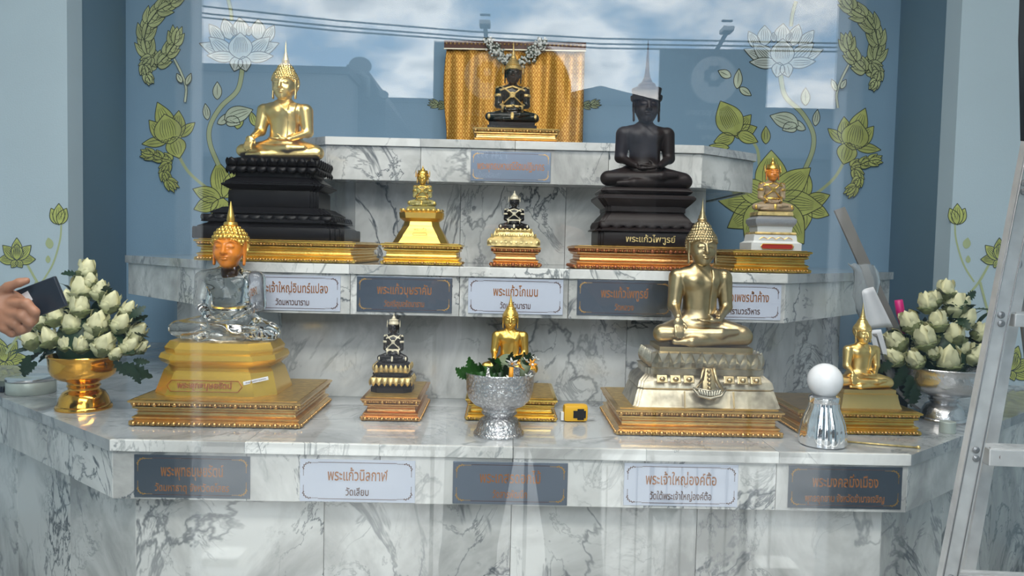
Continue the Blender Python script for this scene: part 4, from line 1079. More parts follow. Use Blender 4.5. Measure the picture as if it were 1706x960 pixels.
for wall, mx in ((WFL, 1), (WFR, -1)):
    X = (lambda x: x) if mx == 1 else (lambda x: 1693-x)
    A = (lambda a: a) if mx == 1 else (lambda a: PI-a)
    p = Paint(YF); LN_ = 'mural_line'
    p.stem([(X(102), 374), (X(100), 400), (X(88), 440), (X(70), 470)], 3, 'mural_stem'); p.stem([(X(45), 440), (X(62), 470), (X(85), 500), (X(100), 540)], 4, 'mural_stem')
    p.petal(X(98), 374, A(U-.45), 30, 18, 'mural_green', LN_, 2); p.petal(X(98), 374, A(U+.45), 30, 18, 'mural_green', LN_, 2); p.petal(X(98), 375, A(U), 36, 20, 'mural_green', LN_, 3)
    p.petal(X(84), 414, A(U-.2), 18, 12, 'mural_stem', 'mural_stem', 0); p.petal(X(80), 438, A(U), 12, 7, 'mural_stem', 'mural_stem', 0)
    p.lotus(X(28), 422, 26, A(U), 'mural_green', 'mural_line_grey', 5, 2.8)
    p.finish('painted_green_lotus', wall, 'pale green lotus and bud painted on the pale side wall')
    p = Paint(YF)
    p.lotus(X(12), 515 if mx == 1 else 520, 30, A(U+.3), 'mural_green', 'mural_line_grey', 5, 3.)
    p.lotus(X(5), 590 if mx == 1 else 605, 30, A(U-.3), 'mural_green', 'mural_line_grey', 5, 3.)
    p.stem([(X(60), 470), (X(40), 540), (X(10), 590)], 4, 'mural_stem')
    p.finish('painted_green_lotus', wall, 'pale green lotus flowers painted low on the pale side wall')

# ------------------------------------------------------------------ lotus bouquets in bowls
def bud_mesh(openness, seed, scale=1.):
    """returns core mesh and outer petal mesh of a folded lotus bud about 6 cm high"""
    rnd = random.Random(seed)
    bm = bmesh.new()
    add_lathe(bm, [(.004, 0), (.017, .006), (.024, .018), (.023, .031), (.0165, .045), (.0075, .057), (.001, .066)], 12)
    def pet(a, tilt, ln, wd, r0):
        rows = []
        for i in range(8):
            s = i/7; w_ = wd*(math.sin(PI*(s*.82+.10)))**.7
            rr = r0+ln*.55*math.sin(s*1.4)*math.sin(tilt)+.006*math.sin(s*PI); zz = ln*s*math.cos(tilt*s)
            row = []
            for k in range(5):
                q = (k-2)/2; x_ = w_*q*.5; rad = rr-abs(q)**2*w_*.25*(1-.5*s)+(.004*rnd.uniform(-1, 1) if s > .4 else 0)
                row.append(bm.verts.new((math.cos(a)*rad-math.sin(a)*x_, math.sin(a)*rad+math.cos(a)*x_, zz)))
            rows.append(row)
        for u_, v_ in zip(rows, rows[1:]):
            for k in range(4): bm.faces.new((u_[k], u_[k+1], v_[k+1], v_[k]))
    for i in range(4): pet(i*PI/2+.3, .10, .061, .031, .0145)
    me1 = bm_me(bm, True)
    bm = bmesh.new()
    for i in range(6): pet(i*PI/3+rnd.uniform(-.2, .2), openness*rnd.uniform(.7, 1.2), .036*rnd.uniform(.9, 1.15), .032, .013)
    me2 = bm_me(bm, True)
    return me1, me2
BUDS = [bud_mesh(.75, 1), bud_mesh(.95, 2), bud_mesh(.6, 3)]
for a_, b_ in BUDS: a_.materials.append(MATS['lotus_petal']); b_.materials.append(MATS['petal_outer']); b_.materials.append(MATS['lotus_petal'])
for a_, b_ in BUDS:
    for pgn in b_.polygons: pgn.material_index = 1 if pgn.index//28 == 3 else 0
def leaf_mesh(ln, wd, serr=True, bend=.3):
    bm = bmesh.new(); L, C_, Rr = [], [], []
    n = 12
    for i in range(n+1):
        s = i/n; w_ = wd/2*math.sin(PI*min(1, s*.95+.05))**.8*(1 if not serr else (.55+.45*(i % 2)))
        z = -bend*ln*s*s
        C_.append(bm.verts.new((0, s*ln, z))); L.append(bm.verts.new((-w_, s*ln+(.1*w_ if serr else 0), z+.15*w_))); Rr.append(bm.verts.new((w_, s*ln+(.1*w_ if serr else 0), z+.15*w_)))
    for i in range(n):
        bm.faces.new((L[i], C_[i], C_[i+1], L[i+1])); bm.faces.new((C_[i], Rr[i], Rr[i+1], C_[i+1]))
    return bm_me(bm, True)
LEAF = leaf_mesh(.085, .05); LEAF.materials.append(MATS['leaf_dark'])
LEAF_G = leaf_mesh(.085, .05); LEAF_G.materials.append(MATS['leaf_green'])
LEAF2 = leaf_mesh(.07, .03, False, .2); LEAF2.materials.append(MATS['leaf_dark'])
def bouquet(name, label, pts, Yc, cpx, base_py, leaves, ext):
    """buds over a dome; the further from the middle, the further it leans out and back"""
    c = at(cpx, base_py, Yc); t = empty(name, c); tag(t, label, 'flower arrangement')
    rnd = random.Random(len(pts)+int(cpx))
    rx = pxw(ext, Yc)
    for i, (px, py, sc) in enumerate(pts):
        q = at(px, py, Yc)-c; f = min(1, abs(q.x)/rx); h = max(0, 1-q.z/.30)
        dy = -.085*math.sqrt(max(0, 1-f*f))*(.25+.75*h)+.02
        q = at(px, py, Yc+dy)-c
        d = Vector((q.x*1.0, dy*.9+.02, .10+q.z*.75)).normalized()
        rot = d.to_track_quat('Z', 'Y').to_euler(); me1, me2 = BUDS[i % 3]
        k = sc*rnd.uniform(.93, 1.06)
        b = link('lotus_bud', me1, None, t, q-d*.025*k, rot, (k, k, k))
        link('outer_petals', me2, None, b)
    for i in range(64):      # foliage between and behind the buds
        px = cpx+rnd.uniform(-1, 1)*ext*.86; top = base_py-150*(1-abs(px-cpx)/ext*.75); py = rnd.uniform(top, base_py-4)
        q = at(px, py, Yc+rnd.uniform(-.03, .05))-c
        o = link('leaf', LEAF if i % 2 else LEAF2, None, t, q, (rnd.uniform(-.5, 1.3), rnd.uniform(-.8, .8), math.atan2(-q.x, -.06)+rnd.uniform(-.6, .6)+(0)), (.75,)*3)
    for px, py, ang, L in leaves:     # ferns that reach out of the outline; ang measured in the picture plane
        q = at(px, py, Yc-.03)-c
        m = Matrix.Rotation(ang, 4, 'Y') @ Matrix.Rotation(R(90), 4, 'X')
        link('fern_leaf', LEAF, None, t, q, m.to_euler(), (L/.085,)*3)
    bm = bmesh.new(); add_sphere(bm, (0, .01, .05), .075, 16, 10, (1, 1, 1.1)); o = link('foam_core', bm_me(bm, True), 'leaf_dark', t)
    return t
LB = [(144, 452, .95), (136, 484, 1.15), (166, 487, .85), (183, 507, 1.0), (133, 514, 1.0), (94, 503, 1.05), (94, 530, 1.0), (120, 543, 1.05), (162, 543, 1.1), (200, 541, 1.05), (226, 556, .9), (56, 570, 1.05), (84, 566, 1.05),
      (135, 577, .8), (172, 577, 1.05), (214, 577, .95), (72, 537, .85), (212, 517, .8), (150, 470, .8), (113, 500, .8), (232, 580, .7), (110, 576, .7), (150, 560, .7), (192, 590, .7)]
RB = [(1576, 487, 1.), (1546, 508, 1.05), (1590, 512, 1.2), (1563, 538, 1.05), (1608, 534, 1.1), (1518, 541, 1.1), (1590, 560, 1.15), (1541, 566, 1.2), (1495, 572, 1.05), (1526, 601, 1.0), (1580, 602, 1.3), (1621, 594, 1.05),
      (1631, 556, .9), (1493, 597, .95), (1555, 590, .7), (1605, 582, .7), (1604, 508, .8), (1560, 500, .7)]
def footed_bowl(label, px, py, z, prof, m, name='footed_bowl', seg=40, cat='bowl'):
    c = onz(px, py, z); t = empty(name, c); tag(t, label, cat); return t, c
s = pxw(1, 2.1)
tL, c = footed_bowl('shiny orange-gold footed bowl holding the left lotus bouquet', 140, 680, Z1, None, None)
sY = c.y/FPX
def bowlprof(r, hh, foot, neck, hf):
    return [(foot, 0), (foot*1.02, hf*.06), (foot*.98, hf*.14), (foot*.93, hf*.16), (foot*.86, hf*.42), (foot*.74, hf*.62), (foot*.55, hf*.72), (neck, hf*.80), (neck*1.08, hf*.86), (neck, hf*.92), (neck*1.05, hf),
            (r*.50, hf+(hh-hf)*.03), (r*.74, hf+(hh-hf)*.13), (r*.89, hf+(hh-hf)*.28), (r*.96, hf+(hh-hf)*.48), (r*.98, hf+(hh-hf)*.75), (r*.99, hf+(hh-hf)*.9), (r*1.03, hh*.985), (r*1.02, hh), (r*.97, hh*.99), (r*.9, hf+(hh-hf)*.55), (r*.5, hf+(hh-hf)*.25), (.001, hf+(hh-hf)*.2)]
link('bowl', lathe_me(bowlprof(54*sY, 90*sY, 43*sY, 24*sY, 45*sY), 40), 'gold_mirror', tL)
bouquet('lotus_bouquet', 'folded white-green lotus bouquet in the orange-gold bowl', LB, c.y, 140, 602, [(50, 592, R(-155), .07), (62, 604, R(-120), .06), (205, 606, R(120), .08), (222, 612, R(165), .05), (215, 530, R(50), .05), (190, 600, R(140), .06), (222, 600, R(100), .04)], 100)
tR, c = footed_bowl('mirror silver footed bowl holding the right lotus bouquet', 1570, 700, Z1, None, None)
sY = c.y/FPX
link('bowl', lathe_me(bowlprof(66*sY, 92*sY, 37*sY, 22*sY, 42*sY), 40), 'silver_bowl', tR)
bouquet('lotus_bouquet', 'fresh lotus bud bouquet in the silver bowl beside the ladder', RB, c.y, 1568, 615, [(1490, 600, R(-130), .06), (1500, 620, R(-165), .06), (1515, 625, R(170), .09), (1530, 560, R(-60), .05), (1640, 600, R(110), .05), (1525, 640, R(178), .07), (1540, 612, R(178), .08), (1508, 605, R(-170), .08), (1552, 618, R(165), .07), (1520, 590, R(-140), .07), (1600, 612, R(150), .05), (1535, 540, R(-70), .05), (1605, 500, R(60), .05)], 90)
# engraved silver bowl with offerings
tS, c = footed_bowl('engraved silver footed bowl with leaf cones and small flowers, at the centre', 831, 724, Z1, None, None)
sY = c.y/FPX
link('bowl', lathe_me(bowlprof(58*sY, 107*sY, 42*sY, 28*sY, 44*sY), 48), 'silver_relief', tS)
bowlS = c; top = c.z+107*sY
def cone_leaf(px, py, L, r, m, tilt, az, label=None):
    q = at(px, py, bowlS.y); bm = bmesh.new(); n = 14; a_, b_ = [], []
    for i in range(n+1):
        f = i/n; an = f*2*PI*1.15; k = 1-.08*f
        a_.append(bm.verts.new((r*k*math.cos(an), r*k*math.sin(an), L*(.85+.15*math.sin(an))))); b_.append(bm.verts.new((.002*math.cos(an), .002*math.sin(an), 0)))
    for i in range(n): bm.faces.new((a_[i], a_[i+1], b_[i+1], b_[i]))
    me = bm_me(bm, True); o = link('folded_leaf_cone', me, m, None, q, (tilt, az, 0)); md = o.modifiers.new('s', 'SOLIDIFY'); md.thickness = .001
    return o
def blossom(px, py, r, m, cm, dy, n=6):
    bm = bmesh.new()
    for i in range(n):
        a = 2*PI*i/n; R_ = Matrix.Rotation(a, 3, 'Z')
        pts = [(0, 0, 0), (-.22, .5, .12), (0, 1, .30), (.22, .5, .12)]
        vs = [bm.verts.new(R_ @ (Vector(p_)*r)) for p_ in pts]; bm.faces.new(vs)
    me = bm_me(bm, True); o = link('small_blossom', me, m, None, at(px, py, bowlS.y+dy), (R(55)+random.uniform(-.4, .4), random.uniform(-.5, .5), random.uniform(0, 3)))
    md = o.modifiers.new('s', 'SOLIDIFY'); md.thickness = .0012
    bm = bmesh.new(); add_sphere(bm, (0, 0, .15*r), r*.22, 8, 5); link('flower_centre', bm_me(bm, True), cm, o)
    return o
for i, (px, py, L, r, m, tx, tz, lab) in enumerate(((793, 640, .040, .016, 'leaf_green', R(-8), R(-38), 'bright green leaf cone lying furthest left in the silver bowl'), (806, 642, .048, .018, 'leaf_green', R(-8), R(-14), 'bright green leaf cone standing second from left in the silver bowl'),
        (820, 642, .045, .017, 'leaf_green', R(-8), R(12), 'bright green leaf cone leaning right, beside the grey-green ones'), (848, 646, .085, .020, 'leaf_grey', R(-12), R(-6), 'tall grey-green rolled leaf cone in front of the gold statue'), (866, 646, .080, .017, 'leaf_grey', R(-12), R(14), 'grey-green rolled leaf cone leaning to the right rim of the silver bowl'), (836, 650, .062, .016, 'leaf_dark', R(-8), R(-10), 'short dark rolled leaf cone at the middle of the silver bowl'))):
    o = cone_leaf(px, py, L, r, m, tx, tz); tag(o, lab, 'leaf cone')
    for k in range(3):
        q_ = o.location+Vector((random.uniform(-.018, .018), .012*k-.01, .03+.004*k))
        link('leaf', LEAF_G if m == 'leaf_green' else LEAF, None, o, (random.uniform(-.01, .01), -.004, L*.55), (R(75)+random.uniform(-.3, .3), random.uniform(-.9, .9), random.uniform(-1.2, 1.2)+PI), (.55,)*3)
random.seed(11)
for px, py, r, m, cm, dy, lab in ((853, 607, .018, 'petal_white', 'petal_orange', -.045, 'white star blossom at the left of the flowers in the bowl'), (866, 612, .015, 'petal_orange', 'petal_orange', -.05, 'orange blossom between two white ones in the bowl'), (877, 603, .013, 'petal_white', 'petal_orange', -.04, 'white blossom high among the flowers in the bowl'),
        (886, 608, .016, 'petal_orange', 'petal_white', -.045, 'orange blossom at the right rim of the silver bowl'), (892, 600, .012, 'petal_white', 'petal_orange', -.03, 'small white blossom at the far right of the silver bowl'), (880, 630, .016, 'petal_white', 'petal_orange', -.05, 'white blossom low at the rim of the silver bowl'), (849, 631, .013, 'petal_white', 'petal_orange', -.05, 'small white blossom at the rim below the orange petal')):
    o = blossom(px, py, r, m, cm, dy); tag(o, lab, 'flower')
link('loose_petal', tube_me([at(852, 612, c.y-.05), at(851, 636, c.y-.055)], [.005, .006], 8), 'petal_orange'); tag(bpy.data.objects['loose_petal'], 'long orange flower stalk sticking up in the silver bowl', 'flower')

# ------------------------------------------------------------------ small things on the lower tier
c = onz(1370, 741, Z1); t = empty('bulb_lamp', c); tag(t, 'chrome ribbed lamp base with a round white bulb on top', 'lamp')
sY = c.y/FPX
link('chrome_base', lathe_me([(33*sY, 0), (36*sY, .003), (37*sY, .02), (37*sY, .03), (34*sY, .055), (29*sY, .075), (24*sY, .092), (23*sY, .104), (24*sY, .108)], 72, 25, flute=.05, nfl=14), 'chrome', t)
link('collar', lathe_me([(24*sY, .106), (25*sY, .109), (25*sY, .118), (21*sY, .122)], 32), 'chrome', t)
link('opal_bulb', lathe_me([(.022, .116)]+[(29*sY*math.sin(a_), .116+.042-.042*math.cos(a_)*1.0) for a_ in [PI*k/14 for k in range(5, 14)]]+[(.0005, .2)], 32, 80), 'lamp_opal', t)
c = onz(958, 702, Z1); t = empty('tape_measure', c, R(4)); tag(t, 'yellow and black tape measure lying by the gold plinth', 'tape measure')
bm = bmesh.new(); add_box(bm, (0, 0, .024), (.066, .034, .046), None, .010); link('casing', sharp(bm_me(bm), 50), 'tape_yellow', t)
link('black_grip', box_me((.034, .0012, .020), .0004), 'rubber_black', t, (.009, -.0176, .022)); link('black_grip', box_me((.018, .0012, .030), .0004), 'rubber_black', t, (.012, -.0174, .022))
link('steel_hook', box_me((.008, .016, .022), .001), 'white_paint', t, (-.037, -.006, .016)); link('tape_tongue', box_me((.022, .014, .0015)), 'aluminium', t, (.043, .002, .012))
c = onz(1578, 721, Z1); bm = bmesh.new(); add_lathe(bm, [(.019, 0), (.020, .001), (.020, .029), (.019, .030)], 28)
o = link('tape_roll', sharp(bm_me(bm), 40), 'tin_pattern', None, c); tag(o, 'small pale green patterned round box before the silver bowl', 'box')
a_ = onz(1412, 736, Z1+.003); b_ = onz(1530, 746, Z1+.003); rod = empty('thin_rod', a_); tag(rod, 'thin pale rod lying along the front of the small gold plinth', 'rod')
link('shaft', tube_me([(0, 0, 0), tuple(b_-a_)], .0022, 8), 'gold_carved', rod); bm = bmesh.new(); add_sphere(bm, b_-a_, .005, 10, 6); link('tip', bm_me(bm, True), 'gold_carved', rod)
c = onz(52, 654, Z1); t = empty('patterned_tin', c, R(8)); tag(t, 'flat round patterned tin beside the orange-gold bowl', 'tin')
link('tin_body', lathe_me([(.064, 0), (.066, .002), (.066, .036), (.064, .038)], 48), 'tin_pattern', t); link('tin_lid', lathe_me([(.066, .0385), (.067, .040), (.067, .046), (.064, .048)], 48), 'silver', t)
c = onz(-10, 652, Z1); o = link('dark_book', box_me((.13, .10, .018), .002), 'phone_dark', None, c+Vector((-.03, .02, .0095)), (0, 0, R(8))); tag(o, 'dark flat book lying at the left beside the patterned tin', 'book')
# things leaning on the right end of the middle tier
t = empty('grey_strip', at(1400, 350, 2.42)); tag(t, 'grey wooden lath leaning behind the right end of the middle tier', 'lath')
a_, b_ = at(1398, 348, 2.36), at(1508, 592, 2.26); d_ = b_-a_
z_ = d_.normalized(); x_ = Vector((1, 0, 0)); x_ = (x_-z_*x_.dot(z_)).normalized(); y_ = z_.cross(x_); mq = Matrix((x_, y_, z_)).transposed()
bm = bmesh.new(); add_box(bm, (0, 0, 0), (.034, .008, d_.length), mq)
link('lath', bm_me(bm), 'grey_pvc', t, (a_+b_)/2-t.location)
t = empty('scissors', at(1500, 520, 2.2)); tag(t, 'magenta handle sticking up behind the lotus bouquet', 'handle')
bm = bmesh.new(); add_tube(bm, [at(1497, 500, 2.2)-t.location, at(1500, 520, 2.2)-t.location, at(1507, 556, 2.2)-t.location], [.011, .012, .008], 12); link('grip', bm_me(bm, True), 'magenta', t)
bm = bmesh.new(); add_tube(bm, [at(1505, 550, 2.2)-t.location, at(1520, 620, 2.19)-t.location], [.005, .004], 8); link('shaft', bm_me(bm, True), 'aluminium', t)
def sheet(name, corners, Y, m, label, cat, curl=.02, th=.0012):
    P = [at(x, y, Y) for x, y in corners]; bm = bmesh.new(); n = 8; g_ = []
    for j in range(n+1):
        row = []
        for i in range(n+1):
            u_, v_ = i/n, j/n; q = (P[0]*(1-u_)+P[1]*u_)*(1-v_)+(P[3]*(1-u_)+P[2]*u_)*v_
            row.append(bm.verts.new(q+Vector((0, curl*math.sin(PI*u_), 0))))
        g_.append(row)
    for j in range(n):
        for i in range(n): bm.faces.new((g_[j][i], g_[j][i+1], g_[j+1][i+1], g_[j+1][i]))
    o = link(name, bm_me(bm, True), m); md = o.modifiers.new('s', 'SOLIDIFY'); md.thickness = th; tag(o, label, cat); return o
sheet('paper_sheet', [(1436, 487), (1455, 478), (1488, 545), (1445, 552)], 2.17, 'paper', 'folded white paper standing against the lath at the right', 'paper')
sheet('paper_sheet', [(1447, 552), (1468, 549), (1482, 600), (1462, 600)], 2.16, 'paper', 'narrow white paper strip behind the small gold statue', 'paper', .01)
mat('plastic_bag', (.75, .78, .8), .2, trans=.75, ior=1.1, bump=1., bscale=25)
t_ = empty('plastic_bag', at(1440, 500, 2.25)); tag(t_, 'crumpled clear plastic bag hanging on the right end of the middle tier', 'bag')
bm = bmesh.new(); rnd = random.Random(4); nn = 16; rings = []
outl = [(1424, 440, 22), (1430, 450, 20), (1432, 468, 22), (1430, 490, 20), (1428, 515, 14), (1430, 535, 5)]
for x_, y_, w_ in outl:
    cc = at(x_, y_, 2.25)-t_.location; rr = pxw(w_, 2.25)
    rings.append([bm.verts.new(cc+Vector((rr*math.cos(2*PI*k/nn)*rnd.uniform(.85, 1.1), .45*rr*math.sin(2*PI*k/nn)*rnd.uniform(.8, 1.1)+.0, rnd.uniform(-.004, .004)))) for k in range(nn)])
for a_, b_ in zip(rings, rings[1:]):
    for k in range(nn): bm.faces.new((a_[k], a_[(k+1) % nn], b_[(k+1) % nn], b_[k]))
link('bag_film', bm_me(bm, True), 'plastic_bag', t_).location = (0, -.045, 0)
# curved pale strap behind the small gold statue
pts = [at(x_, y_, 2.17) for x_, y_ in ((1456, 556), (1468, 562), (1476, 590), (1482, 620), (1494, 650), (1512, 668), (1530, 682))]
bm = bmesh.new(); prev = None
for i, p_ in enumerate(pts):
    w_ = pxw(9 if i < 4 else 4, 2.17); a1 = bm.verts.new(p_+Vector((-w_, 0, 0))); a2 = bm.verts.new(p_+Vector((w_, 0, 0)))
    if prev: bm.faces.new((prev[0], prev[1], a2, a1))
    prev = (a1, a2)
o = link('fabric_strap', bm_me(bm, True), 'grey_pvc'); md = o.modifiers.new('s', 'SOLIDIFY'); md.thickness = .003; tag(o, 'pale curved strap hanging down behind the small gold statue', 'strap')
bm = bmesh.new(); add_box(bm, (0, 0, 0), (.13, .05, .19), None, .02)
o = link('black_bag', sharp(bm_me(bm), 50), 'rubber_black', None, at(1475, 610, 2.26)); o.location.z = Z1+.097; tag(o, 'dark bag standing between the small gold statue and the right bouquet', 'bag')
c = onz(1547, 700, Z1); 
bm = bmesh.new(); add_box(bm, (0, 0, 0), (.12, .05, .15), None, .003); o = link('cardboard_box', bm_me(bm), 'gold_carved'); o.data.materials[0] = MATS['concrete']; o.location = at(1515, 560, 2.45); o.location.z = Z1+.23; o.scale = (1, 1, 1)
o.location.z = Z1+.0755; o.scale = (1, 1, 1); bpy.data.objects.remove(o)

# ------------------------------------------------------------------ ladder
lad = empty('step_ladder', (at(1640, 600, 1.55).x, 1.55, 0)); tag(lad, 'worn aluminium ladder standing at the right edge before the altar', 'ladder')
def channel(a_, b_, w_, dpt, th=.004):
    """aluminium C profile from a to b, open to the right"""
    a_ = Vector(a_)-lad.location; b_ = Vector(b_)-lad.location; bm = bmesh.new(); d_ = b_-a_; q = d_.to_track_quat('Z', 'Y').to_matrix(); L = d_.length
    prof = [(0, 0), (w_, 0), (w_, th), (th, th), (th, dpt-th), (w_, dpt-th), (w_, dpt), (0, dpt)]
    z = d_.normalized(); x_ = Vector((1, 0, 0)); x_ = (x_-z*x_.dot(z)).normalized(); y_ = z.cross(x_)
    if y_.y < 0: y_ = -y_
    R0 = [bm.verts.new(a_+x_*p_[0]+y_*p_[1]) for p_ in prof]; R1 = [bm.verts.new(b_+x_*p_[0]+y_*p_[1]) for p_ in prof]
    for i in range(8): bm.faces.new((R0[i], R0[(i+1) % 8], R1[(i+1) % 8], R1[i]))
    bm.faces.new(R0); bm.faces.new(R1[::-1]); return bm_me(bm)
YL = 1.55
top_, bot_ = at(1768, -60, YL), at(1569, 962, YL); dd_ = (bot_-top_).normalized(); foot_ = bot_+dd_*((bot_.z-0.0)/-dd_.z)
link('rail', channel(top_, foot_, .036, .018), 'aluminium', lad)
off = Vector((.40, -.03, 0)); link('rail', channel(top_+off, foot_+off, .036, .018), 'aluminium', lad)
for k_ in (.0035, .0325):
    link('edge_groove', tube_me([top_+Vector((k_, -.0012, 0))-lad.location, foot_+Vector((k_, -.0012, .01))-lad.location], .0013, 5), 'plate_edge', lad)
for py, xl, hh in ((532, 1664, .026), (757, 1622, .034), (970, 1580, .034), (312, 1702, .026)):
    p_ = at(xl+14, py, YL+.02)-lad.location
    bm = bmesh.new(); a_ = p_; b_ = p_+off; d_ = (b_-a_)
    rq = d_.to_track_quat('X', 'Z').to_matrix(); add_box(bm, (a_+b_)/2, (d_.length, .055, hh), rq, .002)
    for k in (-.018, 0, .018): add_box(bm, (a_+b_)/2+Vector((0, k, hh/2+.001)), (d_.length*.98, .004, .003), rq)
    link('rung', bm_me(bm), 'aluminium', lad)
    for dz in (-.012, .012):
        bm = bmesh.new(); add_lathe(bm, [(.007, 0), (.007, .002), (.003, .004)], 12, mtx=Matrix.Rotation(R(90), 3, 'X')); link('rivet', bm_me(bm), 'plate_edge', lad, at(xl+4, py+dz*600, YL-.001)-lad.location)
t2, b2 = at(1762, 60, YL+.12), at(1604, 962, YL+.12); d2_ = (b2-t2).normalized(); b2 = b2+d2_*(b2.z/-d2_.z)
link('rear_rail', channel(t2, b2, .026, .02), 'aluminium', lad); link('rear_rail', channel(t2+off, b2+off, .026, .02), 'aluminium', lad)
bm = bmesh.new(); add_tube(bm, [at(1690, 395, YL+.1)-lad.location, at(1718, 640, YL+.25)-lad.location], .009, 8); link('brace', bm_me(bm, True), 'plate_edge', lad)
bm = bmesh.new(); add_lathe(bm, [(.002, 0), (.011, .0004), (.009, .001)], 12, mtx=Matrix.Rotation(R(90), 3, 'X')); o = link('paint_splash', bm_me(bm), 'valance', lad, at(1672, 762, YL-.008)-lad.location); o['label'] = 'dark purple paint blot'
# black curtain at the right edge
a_, b_ = at(1690, -30, 1.2), at(1707, 235, 1.2); bm = bmesh.new(); rows = []
for j in range(13):
    f = j/12; z = ROOM_TOP*(1-f)+b_.z*f; row = []
    xl = at(1688+3*math.sin(f*9)+(18*max(0, (z < a_.z)*(a_.z-z)/(a_.z-b_.z))**1.6), 100, 1.2).x
    for i in range(9): row.append(bm.verts.new((xl+.03*i, 1.2+.012*math.sin(i*1.9), z)))
    rows.append(row)
for j in range(12):
    for i in range(8): bm.faces.new((rows[j][i], rows[j][i+1], rows[j+1][i+1], rows[j+1][i]))
o = link('black_curtain', bm_me(bm, True), 'curtain_black'); md = o.modifiers.new('s', 'SOLIDIFY'); md.thickness = .003; tag(o, 'black cloth hanging down at the top right above the ladder', 'curtain')

# ------------------------------------------------------------------ hand holding a phone, at the left
YH = 1.55
def hand_mesh():
    o_ = at(20, 510, YH); g = G3((-.36, -.06, -.10), (.10, .07, .09), .0042)
    P_ = lambda x, y, dy=0.: tuple(at(x, y, YH+dy)-o_)
    d = ell(g, P_(8, 515), (.048, .022, .040))
    d = smin(d, rcone(g, P_(-20, 518), P_(-240, 560), .034, .042, ), .04)
    def fin(ps, r):
        f = None
        for (a_, b_), k in zip(zip(ps, ps[1:]), (1, .92, .82)):
            c_ = rcone(g, P_(*a_), P_(*b_), r*k, r*k*.9); f = c_ if f is None else smin(f, c_, .006)
        return f
    fingers = [fin([(-8, 492, -.01), (14, 478, -.015), (32, 471, -.015), (44, 468, -.012)], .0098),
               fin([(22, 505, -.016), (44, 506, -.026), (58, 520, -.024), (58, 534, -.010)], .0105),
               fin([(18, 522, -.018), (36, 526, -.028), (50, 538, -.024), (46, 548, -.008)], .0105),
               fin([(10, 534, -.018), (24, 540, -.026), (36, 550, -.020), (32, 554, -.006)], .0098),
               fin([(-2, 540, -.014), (8, 548, -.022), (20, 556, -.016), (18, 556, -.004)], .0088)]
    for f in fingers: d = smin(d, f, .006)
    return o_, nets(g, d, 'hand')
o_, me = hand_mesh(); arm = empty('person', o_); tag(arm, 'person reaching in from the left, hand holding a dark phone', 'person')
link('hand', me, 'skin', arm)
bm = bmesh.new(); e0 = at(-140, 540, YH)-o_; e1 = at(-420, 600, YH)-o_; add_tube(bm, [e0, (e0+e1)/2, e1], [.050, .055, .062], 20); link('sleeve', bm_me(bm, True), 'shirt_dark', arm)
ph = empty('mobile_phone', at(62, 500, YH+.012)); tag(ph, 'dark phone with a white sticker held in the hand at the left', 'phone')
link('casing', box_me((.105, .009, .064), .003), 'phone_dark', ph, (0, 0, 0), (0, R(-22), 0)); link('sticker', box_me((.026, .0008, .020)), 'paper', ph, (-.022, -.0052, .003), (0, R(-30), 0))

